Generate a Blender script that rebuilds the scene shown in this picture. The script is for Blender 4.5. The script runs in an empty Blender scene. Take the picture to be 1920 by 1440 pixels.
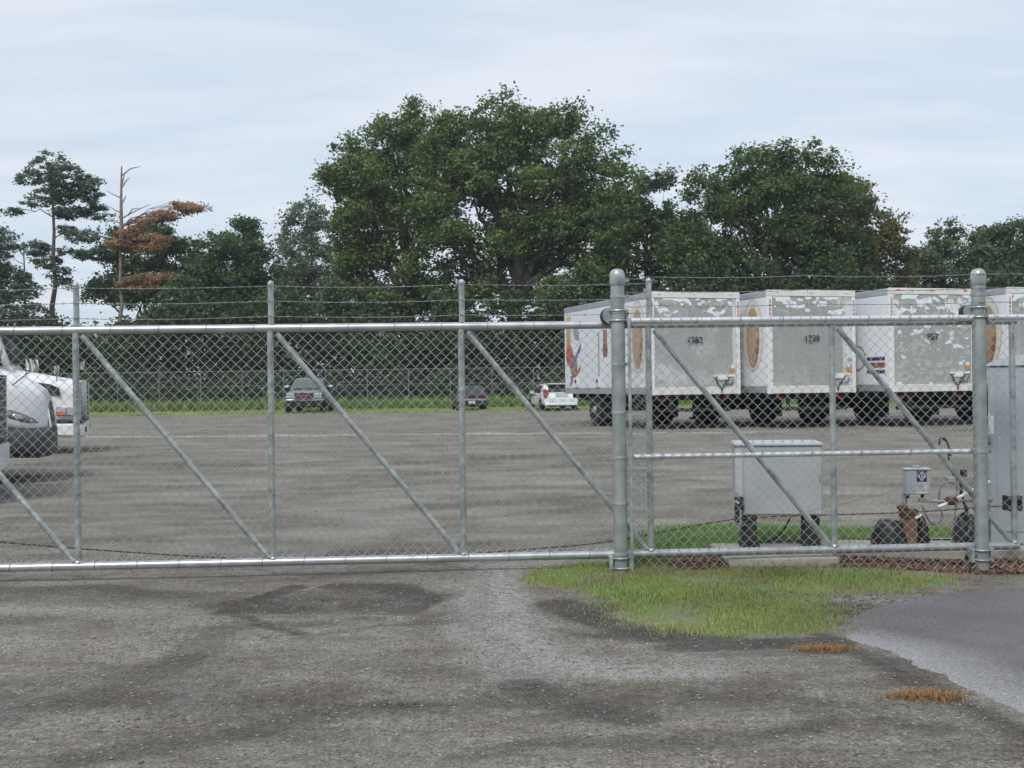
import bpy, math, random
import numpy as np
from mathutils import Vector, Matrix

# ------------------------------------------------------------------ camera, sky, sun, exposure
scene = bpy.context.scene
C = scene.collection
F, EYE, ROLL = 2200.0, 1.34, math.radians(0.75)      # focal length in photo pixels, eye height, roll
cam = bpy.data.cameras.new('camera')
cam.sensor_width = 36.0
cam.lens = F / 1920 * 36.0
cam.clip_start, cam.clip_end = 0.1, 6000
camo = bpy.data.objects.new('camera', cam)
C.objects.link(camo)
camo.location = (0, 0, EYE)
camo.rotation_euler = (math.pi / 2, ROLL, 0)
scene.camera = camo

world = bpy.data.worlds.new('World')
scene.world = world
world.use_nodes = True
SUN_EL, SUN_AZ = math.radians(50), math.radians(-160)   # azimuth from +Y towards +X
wn, wl = world.node_tree.nodes, world.node_tree.links
wn.clear()


def wnode(t, **kw):
    n = wn.new(t)
    for k, v in kw.items():
        setattr(n, k, v)
    return n


w_out = wnode('ShaderNodeOutputWorld')
w_bg = wnode('ShaderNodeBackground')
w_bg.inputs['Strength'].default_value = 0.1
sky = wnode('ShaderNodeTexSky', sky_type='NISHITA', sun_disc=False)
sky.sun_elevation, sky.sun_rotation = SUN_EL, SUN_AZ
sky.air_density, sky.dust_density, sky.ozone_density = 1.0, 1.5, 1.5
tc = wnode('ShaderNodeTexCoord')
sep = wnode('ShaderNodeSeparateXYZ')
wl.new(tc.outputs['Generated'], sep.inputs[0])
zc = wnode('ShaderNodeMath', operation='MAXIMUM')
wl.new(sep.outputs['Z'], zc.inputs[0])
zc.inputs[1].default_value = 0.0
zp = wnode('ShaderNodeMath', operation='ADD')
wl.new(zc.outputs[0], zp.inputs[0])
zp.inputs[1].default_value = 0.16
cmb = wnode('ShaderNodeCombineXYZ')
for i, a in enumerate('XY'):
    d = wnode('ShaderNodeMath', operation='DIVIDE')
    wl.new(sep.outputs[a], d.inputs[0])
    wl.new(zp.outputs[0], d.inputs[1])
    wl.new(d.outputs[0], cmb.inputs[i])
mp = wnode('ShaderNodeMapping')
mp.inputs['Rotation'].default_value = (0, 0, math.radians(-8))
mp.inputs['Scale'].default_value = (0.5, 1.5, 1)
mp.inputs['Location'].default_value = (3.1, 0.9, 0)
wl.new(cmb.outputs[0], mp.inputs[0])
n1 = wnode('ShaderNodeTexNoise')
n1.inputs['Scale'].default_value = 1.55
n1.inputs['Detail'].default_value = 7
n1.inputs['Roughness'].default_value = 0.6
n1.inputs['Distortion'].default_value = 0.35
wl.new(mp.outputs[0], n1.inputs['Vector'])
r1 = wnode('ShaderNodeValToRGB')
r1.color_ramp.interpolation = 'EASE'
e = r1.color_ramp.elements
e[0].position, e[0].color = 0.40, (4.72, 5.38, 6.25, 1)
e[1].position, e[1].color = 0.63, (5.80, 6.12, 6.65, 1)
wl.new(n1.outputs['Fac'], r1.inputs[0])
mixs = wnode('ShaderNodeMix', data_type='RGBA')
mixs.inputs[0].default_value = 0.88
wl.new(sky.outputs[0], mixs.inputs[6])
wl.new(r1.outputs[0], mixs.inputs[7])
wl.new(mixs.outputs[2], w_bg.inputs['Color'])
wl.new(w_bg.outputs[0], w_out.inputs[0])

sun = bpy.data.lights.new('sun', 'SUN')
sun.energy, sun.angle, sun.color = 1.5, math.radians(14), (1.0, 0.96, 0.9)
suno = bpy.data.objects.new('sun', sun)
C.objects.link(suno)
sd = Vector((math.sin(SUN_AZ) * math.cos(SUN_EL), math.cos(SUN_AZ) * math.cos(SUN_EL), math.sin(SUN_EL)))
suno.rotation_euler = sd.to_track_quat('Z', 'Y').to_euler()
suno.location = sd * 60

vs = scene.view_settings
vs.view_transform, vs.look, vs.gamma, vs.exposure = 'Standard', 'None', 1.0, 0.55
vs.use_curve_mapping = False
scene.cycles.use_denoising = True
scene.cycles.max_bounces = 6
scene.cycles.transparent_max_bounces = 8

# ------------------------------------------------------------------ helpers
rng = np.random.default_rng(7)
random.seed(7)
R = math.radians


def at(px, py, Y):
    """photo pixel -> world point at depth Y"""
    dx, dy = px - 960, 720 - py
    u = dx * math.cos(ROLL) + dy * math.sin(ROLL)
    v = -dx * math.sin(ROLL) + dy * math.cos(ROLL)
    return Vector((u / F * Y, Y, EYE + v / F * Y))


def on_ground(px, py, z=0.0):
    dx, dy = px - 960, 720 - py
    v = -dx * math.sin(ROLL) + dy * math.cos(ROLL)
    return at(px, py, (z - EYE) * F / v)


def vnoise(x, y, seed=0):
    """smooth 2-D value noise in 0..1"""
    x, y = np.asarray(x, float), np.asarray(y, float)
    xi, yi = np.floor(x).astype(np.int64), np.floor(y).astype(np.int64)
    fx, fy = x - xi, y - yi
    fx, fy = fx * fx * (3 - 2 * fx), fy * fy * (3 - 2 * fy)

    def h(a, b):
        n = (a * 374761393 + b * 668265263 + seed * 974711) & 0x7fffffff
        n = ((n ^ (n >> 13)) * 1274126177) & 0x7fffffff
        return ((n ^ (n >> 16)) & 0xffff) / 65535.0
    a = h(xi, yi) * (1 - fx) + h(xi + 1, yi) * fx
    b = h(xi, yi + 1) * (1 - fx) + h(xi + 1, yi + 1) * fx
    return a * (1 - fy) + b * fy


def fbm(x, y, seed=0, oct=4):
    s, a, t = 0, 1.0, 0
    for k in range(oct):
        s = s + a * vnoise(np.asarray(x) * 2 ** k, np.asarray(y) * 2 ** k, seed + k)
        t += a
        a *= 0.5
    return s / t


def sstep(a, b, x):
    t = np.clip((np.asarray(x, float) - a) / (b - a), 0, 1)
    return t * t * (3 - 2 * t)


def inside(poly, x, y):
    x, y = np.asarray(x), np.asarray(y)
    r = np.zeros(x.shape, bool)
    n = len(poly)
    for i in range(n):
        (x1, y1), (x2, y2) = poly[i][:2], poly[(i + 1) % n][:2]
        if y1 == y2:
            continue
        c = ((y1 > y) != (y2 > y)) & (x < (x2 - x1) * (y - y1) / (y2 - y1) + x1)
        r ^= c
    return r


class MB:
    """collects shapes, then links them as one mesh object"""

    def __init__(s):
        s.v, s.f = [], []

    def add(s, vs, fs):
        o = len(s.v)
        s.v.extend([tuple(p) for p in vs])
        s.f.extend([tuple(i + o for i in f) for f in fs])
        return s

    def box(s, a, b, bev=0.0):
        (x0, y0, z0), (x1, y1, z1) = a, b
        x0, x1 = min(x0, x1), max(x0, x1)
        y0, y1 = min(y0, y1), max(y0, y1)
        z0, z1 = min(z0, z1), max(z0, z1)
        if bev <= 0:
            vs = [(x, y, z) for z in (z0, z1) for y in (y0, y1) for x in (x0, x1)]
            return s.add(vs, [(0, 2, 3, 1), (4, 5, 7, 6), (0, 1, 5, 4), (2, 6, 7, 3), (0, 4, 6, 2), (1, 3, 7, 5)])
        e = min(bev, (x1 - x0) * .49, (y1 - y0) * .49, (z1 - z0) * .49)
        rings = []
        for z, i in ((z0, e), (z0 + e, 0), (z1 - e, 0), (z1, e)):
            ax, bx, ay, by = x0 + i, x1 - i, y0 + i, y1 - i
            rings.append([(ax + e, ay, z), (bx - e, ay, z), (bx, ay + e, z), (bx, by - e, z),
                          (bx - e, by, z), (ax + e, by, z), (ax, by - e, z), (ax, ay + e, z)])
        return s.loft(rings)

    def loft(s, rings, closed=True, cap=True):
        n = len(rings[0])
        vs = [p for r in rings for p in r]
        fs = []
        for k in range(len(rings) - 1):
            for i in range(n if closed else n - 1):
                j = (i + 1) % n
                fs.append((k * n + i, k * n + j, (k + 1) * n + j, (k + 1) * n + i))
        if cap and closed:
            fs.append(tuple(range(n - 1, -1, -1)))
            fs.append(tuple((len(rings) - 1) * n + i for i in range(n)))
        return s.add(vs, fs)

    def tube(s, pts, r, n=10, cap=True):
        pts = [Vector(p) for p in pts]
        rs = r if isinstance(r, (list, tuple)) else [r] * len(pts)
        rings = []
        prev = None
        for k, p in enumerate(pts):
            d = (pts[min(k + 1, len(pts) - 1)] - pts[max(k - 1, 0)])
            d = d.normalized() if d.length > 1e-9 else Vector((0, 0, 1))
            if prev is None:
                up = Vector((0, 0, 1)) if abs(d.z) < 0.9 else Vector((0, 1, 0))
                a = d.cross(up).normalized()
            else:
                a = (prev - d * prev.dot(d))
                a = a.normalized() if a.length > 1e-9 else d.orthogonal().normalized()
            prev = a
            b = d.cross(a)
            rings.append([tuple(p + (a * math.cos(2 * math.pi * i / n) + b * math.sin(2 * math.pi * i / n)) * rs[k])
                          for i in range(n)])
        return s.loft(rings, cap=cap)

    def lathe(s, prof, axis, origin, n=24, cap=True):
        """prof: (radius, height) pairs spun about axis 'x','y' or 'z' through origin"""
        o = Vector(origin)
        rings = []
        for r, h in prof:
            ring = []
            for i in range(n):
                c, q = r * math.cos(2 * math.pi * i / n), r * math.sin(2 * math.pi * i / n)
                p = {'z': (c, q, h), 'x': (h, c, q), 'y': (q, h, c)}[axis]
                ring.append(tuple(o + Vector(p)))
            rings.append(ring)
        return s.loft(rings, cap=cap)

    def prism(s, poly, a, b, axis='y'):
        """2-D polygon extruded from a to b along axis (poly in the other two axes)"""
        def P(p, h):
            return {'x': (h, p[0], p[1]), 'y': (p[0], h, p[1]), 'z': (p[0], p[1], h)}[axis]
        return s.loft([[P(p, a) for p in poly], [P(p, b) for p in poly]])

    def plate(s, quad, t):
        """thick quad: four corners and a thickness along its normal"""
        q = [Vector(p) for p in quad]
        n = (q[1] - q[0]).cross(q[3] - q[0]).normalized() * t
        return s.loft([[tuple(p) for p in q], [tuple(p + n) for p in q]])

    def build(s, name, m, parent=None, smooth=False):
        me = bpy.data.meshes.new(name)
        me.from_pydata(s.v, [], s.f)
        me.validate()
        import bmesh
        b = bmesh.new()
        b.from_mesh(me)
        bmesh.ops.recalc_face_normals(b, faces=b.faces)
        b.to_mesh(me)
        b.free()
        if smooth:
            me.polygons.foreach_set('use_smooth', [True] * len(me.polygons))
            if smooth != 'all':
                me.set_sharp_from_angle(angle=R(38))
        return link(name, me, m, parent)


def link(name, me, m, parent=None):
    if m is not None and not me.materials:
        me.materials.append(m)
    o = bpy.data.objects.new(name, me)
    C.objects.link(o)
    if parent is not None:
        o.parent = parent
    return o


def fast_mesh(name, V, n, m, parent=None):
    """V: (k*n,3) array, consecutive runs of n vertices form a polygon each"""
    V = np.asarray(V, np.float32)
    k = len(V) // n
    me = bpy.data.meshes.new(name)
    me.vertices.add(k * n)
    me.vertices.foreach_set('co', V.ravel())
    me.loops.add(k * n)
    me.loops.foreach_set('vertex_index', np.arange(k * n, dtype=np.int32))
    me.polygons.add(k)
    me.polygons.foreach_set('loop_start', np.arange(k, dtype=np.int32) * n)
    me.update(calc_edges=True)
    return link(name, me, m, parent)


def quads_mesh(name, V, Fq, m, parent=None, smooth=True):
    V, Fq = np.asarray(V, np.float32), np.asarray(Fq, np.int32)
    me = bpy.data.meshes.new(name)
    me.vertices.add(len(V))
    me.vertices.foreach_set('co', V.ravel())
    me.loops.add(Fq.size)
    me.loops.foreach_set('vertex_index', Fq.ravel())
    me.polygons.add(len(Fq))
    me.polygons.foreach_set('loop_start', np.arange(len(Fq), dtype=np.int32) * Fq.shape[1])
    me.update(calc_edges=True)
    if smooth:
        me.polygons.foreach_set('use_smooth', np.ones(len(Fq), bool))
    return link(name, me, m, parent)


def tag(o, label=None, cat=None, group=None, kind=None):
    for k, v in (('label', label), ('category', cat), ('group', group), ('kind', kind)):
        if v:
            o[k] = v
    return o


def thing(name, label, cat, loc=(0, 0, 0), rz=0.0, group=None):
    o = bpy.data.objects.new(name, None)
    C.objects.link(o)
    o.empty_display_size = 0.2
    o.location, o.rotation_euler = loc, (0, 0, rz)
    return tag(o, label, cat, group)


TEXTS = {}


def text(name, body, size, m, parent, loc, rot, ext=0.002, align='CENTER', sx=1.0):
    cu = bpy.data.curves.new(name, 'FONT')
    cu.body, cu.size, cu.extrude, cu.offset = body, size, ext, size * .022
    cu.align_x, cu.align_y = align, 'CENTER'
    key = (body, size, ext, align, m.name)
    if key not in TEXTS:
        tmp = bpy.data.objects.new(name, cu)
        C.objects.link(tmp)
        TEXTS[key] = bpy.data.meshes.new_from_object(tmp.evaluated_get(bpy.context.evaluated_depsgraph_get()))
        TEXTS[key].materials.clear()
        TEXTS[key].materials.append(m)
        bpy.data.objects.remove(tmp)
    o = link(name, TEXTS[key], m)
    o.parent = parent
    o.location, o.rotation_euler, o.scale = loc, rot, (sx, 1, 1)
    return o


# ------------------------------------------------------------------ materials
def mat(name, c1, rough=0.6, metal=0.0, c2=None, scale=4.0, detail=4.0, bump=0.0, bscale=None, lo=0.35, hi=0.65, coat=0.0,
        spec=0.5, rvar=0.0):
    m = bpy.data.materials.new(name)
    m.use_nodes = True
    nt = m.node_tree
    N, L = nt.nodes, nt.links
    p = N['Principled BSDF']
    p.inputs['Roughness'].default_value = rough
    p.inputs['Metallic'].default_value = metal
    p.inputs['Coat Weight'].default_value = coat
    p.inputs['Specular IOR Level'].default_value = spec
    p.inputs['Base Color'].default_value = (*c1, 1)
    if c2 or bump:
        t = N.new('ShaderNodeTexCoord')
        nz = N.new('ShaderNodeTexNoise')
        nz.inputs['Scale'].default_value = scale
        nz.inputs['Detail'].default_value = detail
        L.new(t.outputs['Object'], nz.inputs['Vector'])
    if c2:
        r = N.new('ShaderNodeValToRGB')
        e = r.color_ramp.elements
        e[0].position, e[0].color = lo, (*c1, 1)
        e[1].position, e[1].color = hi, (*c2, 1)
        L.new(nz.outputs['Fac'], r.inputs[0])
        L.new(r.outputs[0], p.inputs['Base Color'])
        if rvar:
            mr = N.new('ShaderNodeMapRange')
            mr.inputs[3].default_value, mr.inputs[4].default_value = rough - rvar, rough + rvar
            L.new(nz.outputs['Fac'], mr.inputs[0])
            L.new(mr.outputs[0], p.inputs['Roughness'])
    if bump:
        b = N.new('ShaderNodeBump')
        b.inputs['Strength'].default_value = 1.0
        b.inputs['Distance'].default_value = bump
        n2 = N.new('ShaderNodeTexNoise')
        n2.inputs['Scale'].default_value = bscale or scale * 3
        n2.inputs['Detail'].default_value = 5
        L.new(t.outputs['Object'], n2.inputs['Vector'])
        L.new(n2.outputs['Fac'], b.inputs['Height'])
        L.new(b.outputs[0], p.inputs['Normal'])
    return m


def leaf_mat(name, ca, cb, trans=0.3, cc=None):
    """leaf colour varies from leaf to leaf and, slowly, over the crown"""
    m = bpy.data.materials.new(name)
    m.use_nodes = True
    nt = m.node_tree
    N, L = nt.nodes, nt.links
    N.clear()
    out = N.new('ShaderNodeOutputMaterial')
    g = N.new('ShaderNodeNewGeometry')
    t = N.new('ShaderNodeTexCoord')
    nz = N.new('ShaderNodeTexNoise')
    nz.inputs['Scale'].default_value = 0.45
    nz.inputs['Detail'].default_value = 3
    L.new(t.outputs['Object'], nz.inputs['Vector'])
    ad = N.new('ShaderNodeMath')
    ad.operation = 'MULTIPLY_ADD'
    ad.inputs[1].default_value = 0.38
    L.new(g.outputs['Random Per Island'], ad.inputs[0])
    sb = N.new('ShaderNodeMapRange')
    sb.inputs[1].default_value, sb.inputs[2].default_value = 0.3, 0.7
    sb.inputs[3].default_value, sb.inputs[4].default_value = 0.0, 0.62
    L.new(nz.outputs['Fac'], sb.inputs[0])
    L.new(sb.outputs[0], ad.inputs[2])
    r = N.new('ShaderNodeValToRGB')
    e = r.color_ramp.elements
    e[0].position, e[0].color = 0.1, (*ca, 1)
    e[1].position, e[1].color = 0.85, (*cb, 1)
    if cc:
        q = e.new(0.97)
        q.color = (*cc, 1)
    L.new(ad.outputs[0], r.inputs[0])
    d = N.new('ShaderNodeBsdfPrincipled')
    d.inputs['Roughness'].default_value = 0.55
    d.inputs['Specular IOR Level'].default_value = 0.25
    tr = N.new('ShaderNodeBsdfTranslucent')
    L.new(r.outputs[0], d.inputs['Base Color'])
    L.new(r.outputs[0], tr.inputs['Color'])
    mx = N.new('ShaderNodeMixShader')
    mx.inputs[0].default_value = trans
    L.new(d.outputs[0], mx.inputs[1])
    L.new(tr.outputs[0], mx.inputs[2])
    L.new(mx.outputs[0], out.inputs[0])
    return m


M = {}
M['galv'] = mat('galvanised_steel', (.30, .335, .34), .42, .5, (.52, .555, .55), 13, detail=8, bump=.0006, bscale=60, rvar=.08)
M['galv_post'] = mat('weathered_galvanised_steel', (.25, .29, .285), .5, .4, (.38, .415, .40), 9, detail=8, bump=.0008, bscale=45, rvar=.08)
M['rail'] = mat('galvanised_pipe', (.40, .42, .44), .4, .55, (.54, .56, .58), 9, detail=7, rvar=.08)
M['brightrail'] = mat('bright_new_pipe', (.70, .72, .74), .3, .65, (.82, .83, .85), 7, rvar=.06)
M['wire'] = mat('galvanised_wire', (.48, .515, .50), .42, .45, (.58, .615, .60), 14)
M['barb'] = mat('dull_barbed_wire', (.22, .235, .24), .6, .4, (.32, .33, .33), 10)
M['black'] = mat('black_rubber', (.018, .018, .02), .7, 0, (.035, .034, .034), 8, bump=.002)
M['tyre'] = mat('tyre_rubber', (.016, .016, .017), .8, 0, (.032, .03, .028), 6, bump=.004, bscale=30)
M['under'] = mat('black_chassis', (.014, .014, .015), .75, 0, (.03, .027, .025), 3)
M['cabinet'] = mat('grey_painted_steel', (.41, .44, .45), .45, .0, (.47, .50, .505), 3, bump=.0006, bscale=70)
M['enclosure'] = mat('blue_grey_painted_steel', (.36, .405, .44), .45, .0, (.42, .465, .495), 5, detail=8, bump=.0012, bscale=50)
M['lidgrey'] = mat('pale_grey_lid', (.50, .53, .56), .45, .0, (.56, .585, .61), 4)
M['rust'] = mat('rusty_steel', (.16, .075, .04), .85, .1, (.07, .04, .028), 9, bump=.003, bscale=60)
M['rustpost'] = mat('rust_stained_post', (.22, .085, .05), .85, .0, (.20, .165, .12), 5, bump=.002, bscale=40)
M['chain'] = mat('rusty_chain', (.14, .075, .05), .8, .2, (.09, .06, .048), 30)
M['white'] = mat('white_paint', (.74, .75, .76), .35, 0, (.80, .80, .80), 2)
M['pvc'] = mat('white_pipe', (.78, .80, .82), .35)
M['navy'] = mat('navy_print', (.02, .025, .11), .5)
M['paper'] = mat('pale_label', (.55, .58, .56), .6, 0, (.64, .66, .63), 60)
M['ink'] = mat('dark_print', (.03, .03, .033), .6)
M['hose'] = mat('grey_conduit', (.12, .12, .125), .6, 0, (.19, .19, .19), 12)
M['concrete'] = mat('concrete', (.33, .31, .27), .9, 0, (.43, .40, .35), 6, detail=8, bump=.004, bscale=40)
M['mulch'] = leaf_mat('red_mulch', (.10, .058, .042), (.25, .145, .105), .0, (.40, .32, .23))
M['kerb'] = mat('pale_concrete', (.30, .30, .28), .9, 0, (.46, .46, .45), 1.5, detail=8)


# ------------------------------------------------------------------ the ground
def px_poly(pts, z=0.0):
    return [tuple(on_ground(x, y, z)[:2]) for x, y in pts]


ISLAND = px_poly([(985, 1088), (1010, 1066), (1120, 1054), (1300, 1062), (1500, 1068), (1700, 1072), (1800, 1082), (1640, 1110),
                  (1540, 1118), (1500, 1135), (1575, 1162), (1560, 1182), (1480, 1192), (1370, 1195), (1290, 1186), (1200, 1165),
                  (1165, 1140), (1060, 1108)])
BACKSTRIP = px_poly([(1165, 1062), (1175, 1010), (1260, 992), (1500, 988), (1700, 982), (1870, 985), (1870, 1024), (1560, 1030),
                     (1400, 1034), (1280, 1052)])


def edge_x(y):
    """left edge of the tarmac apron at distance y"""
    e = np.interp(y, [0, 3.0, 4.42, 5.13, 5.63, 6.11, 6.5, 6.85, 7.2, 7.5, 7.75, 7.9, 8.05],
                  [2.6, 2.17, 1.93, 1.80, 1.73, 1.64, 1.72, 1.98, 2.3, 2.75, 3.2, 3.9, 9.0])
    return e + (fbm(np.asarray(y) * 7, np.asarray(y) * 0 + 3.3, 5) - .5) * .16


def gz(x, y):
    x, y = np.asarray(x, float), np.asarray(y, float)
    near = sstep(16, 11, y) * sstep(-30, -10, y)
    z = (fbm(x * .35, y * .35, 11) - .5) * .03 * near
    z += (fbm(x * 1.7, y * 1.7, 21, 3) - .5) * .018 * near
    z += -.055 * sstep(2.0, 3.5, x) * near * sstep(40, 12, x)
    for px, py, rx, ry, d in ((520, 1135, .5, .22, .035), (700, 1130, .55, .3, .05), (560, 1165, .4, .12, .02), (735, 1317, .14, .07, .02),
                              (1000, 1310, .55, .2, .02), (1250, 1215, .6, .12, .02)):
        g = on_ground(px, py)
        z -= d * np.exp(-((x - g.x) / rx) ** 2 - ((y - g.y) / ry) ** 2)
    far = sstep(12, 20, y)
    z += (fbm(x * .12, y * .25, 31) - .5) * .05 * far * sstep(400, 60, y)
    g = on_ground(1280, 1125)
    z += .03 * np.exp(-((x - g.x) / 1.0) ** 2 - ((y - g.y) / .5) ** 2)
    return z


def graded(a, b, fine, hi, grow, lo):
    up, v, s = [], b, fine
    while v < hi:
        s *= grow
        v += s
        up.append(v)
    dn, v, s = [], a, fine
    while v > lo:
        s *= grow
        v -= s
        dn.append(v)
    return np.array(dn[::-1] + list(np.arange(a, b + 1e-6, fine)) + up)


xs = graded(-5.2, 5.2, .05, 560, 1.055, -560)
ys = graded(3.2, 10.4, .045, 640, 1.045, -380)
GX, GY = np.meshgrid(xs, ys)
GZ = gz(GX, GY)
gv = np.stack([GX.ravel(), GY.ravel(), GZ.ravel()], 1)
nx, ny = len(xs), len(ys)
ii = (np.arange(ny - 1)[:, None] * nx + np.arange(nx - 1)[None, :]).ravel()
gf = np.stack([ii, ii + 1, ii + nx + 1, ii + nx], 1)


def ground_material():
    m = bpy.data.materials.new('gravel_lot')
    m.use_nodes = True
    N, L = m.node_tree.nodes, m.node_tree.links
    p = N['Principled BSDF']
    p.inputs['Roughness'].default_value = .92
    p.inputs['Specular IOR Level'].default_value = .25
    t = N.new('ShaderNodeTexCoord')

    def noise(scale, detail, rough=.55, vec=None):
        n = N.new('ShaderNodeTexNoise')
        n.inputs['Scale'].default_value = scale
        n.inputs['Detail'].default_value = detail
        n.inputs['Roughness'].default_value = rough
        L.new(vec or t.outputs['Object'], n.inputs['Vector'])
        return n.outputs['Fac']

    def ramp(fac, stops):
        r = N.new('ShaderNodeValToRGB')
        e = r.color_ramp.elements
        while len(e) < len(stops):
            e.new(.5)
        for q, (pos, c) in zip(e, stops):
            q.position, q.color = pos, (*c, 1)
        L.new(fac, r.inputs[0])
        return r.outputs[0]

    def mix(fac, a, b, mode='MIX'):
        n = N.new('ShaderNodeMix')
        n.data_type, n.blend_type = 'RGBA', mode
        if isinstance(fac, float):
            n.inputs[0].default_value = fac
        else:
            L.new(fac, n.inputs[0])
        for i, c in ((6, a), (7, b)):
            if isinstance(c, tuple):
                n.inputs[i].default_value = (*c, 1)
            else:
                L.new(c, n.inputs[i])
        return n.outputs[2]

    def attr(name):
        n = N.new('ShaderNodeAttribute')
        n.attribute_name = name
        return n.outputs['Fac']
    base = ramp(noise(.9, 7, .6), [(.34, (.160, .145, .120)), (.5, (.222, .205, .174)), (.66, (.258, .245, .222))])
    mp = N.new('ShaderNodeMapping')
    mp.inputs['Scale'].default_value = (.34, .42, 1)
    mp.inputs['Rotation'].default_value = (0, 0, R(6))
    L.new(t.outputs['Object'], mp.inputs[0])
    track = ramp(noise(1.0, 9, .68, mp.outputs[0]), [(.36, (.62, .60, .56)), (.48, (.97, .97, .96)), (.64, (1.18, 1.18, 1.16))])
    c = mix(1.0, base, track, 'MULTIPLY')
    mp2 = N.new('ShaderNodeMapping')
    mp2.inputs['Scale'].default_value = (.55, 1.5, 1)
    mp2.inputs['Rotation'].default_value = (0, 0, R(-14))
    mp2.inputs['Location'].default_value = (3.7, 1.2, 0)
    L.new(t.outputs['Object'], mp2.inputs[0])
    soil = ramp(noise(1.1, 8, .66, mp2.outputs[0]), [(.45, (0, 0, 0)), (.60, (.75, .75, .75))])
    c = mix(soil, c, (.108, .093, .073))
    grit = ramp(noise(2.6, 6, .6), [(.5, (0, 0, 0)), (.66, (.55, .55, .55))])
    c = mix(grit, c, (.238, .230, .218))
    c = mix(attr('pale'), c, (.285, .274, .258))
    c = mix(attr('damp'), c, (.068, .062, .056))
    speck = ramp(noise(75, 3, .7), [(.32, (.48, .48, .48)), (.5, (1, 1, 1)), (.70, (1.7, 1.7, 1.7))])
    c = mix(1.0, c, speck, 'MULTIPLY')
    c = mix(1.0, c, ramp(noise(19, 4, .7), [(.34, (.72, .71, .70)), (.5, (1, 1, 1)), (.68, (1.25, 1.25, 1.25))]), 'MULTIPLY')
    v = N.new('ShaderNodeTexVoronoi')
    v.inputs['Scale'].default_value = 50
    L.new(t.outputs['Object'], v.inputs['Vector'])
    sp = N.new('ShaderNodeSeparateColor')
    L.new(v.outputs['Color'], sp.inputs[0])
    chip = ramp(sp.outputs[0], [(.90, (0, 0, 0)), (.97, (1, 1, 1))])
    dist = ramp(v.outputs['Distance'], [(.18, (1, 1, 1)), (.42, (0, 0, 0))])
    chip = mix(1.0, chip, dist, 'MULTIPLY')
    k = N.new('ShaderNodeMath')
    k.operation = 'MULTIPLY'
    k.inputs[1].default_value = .95
    L.new(chip, k.inputs[0])
    c = mix(k.outputs[0], c, (.47, .46, .44))
    grass = ramp(noise(1.4, 8, .6), [(.35, (.105, .160, .045)), (.65, (.175, .245, .075))])
    c = mix(attr('green'), c, grass)
    L.new(c, p.inputs['Base Color'])
    b = N.new('ShaderNodeBump')
    b.inputs['Distance'].default_value = .012
    b.inputs['Strength'].default_value = .9
    L.new(noise(55, 6, .7), b.inputs['Height'])
    L.new(b.outputs[0], p.inputs['Normal'])
    return m


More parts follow.
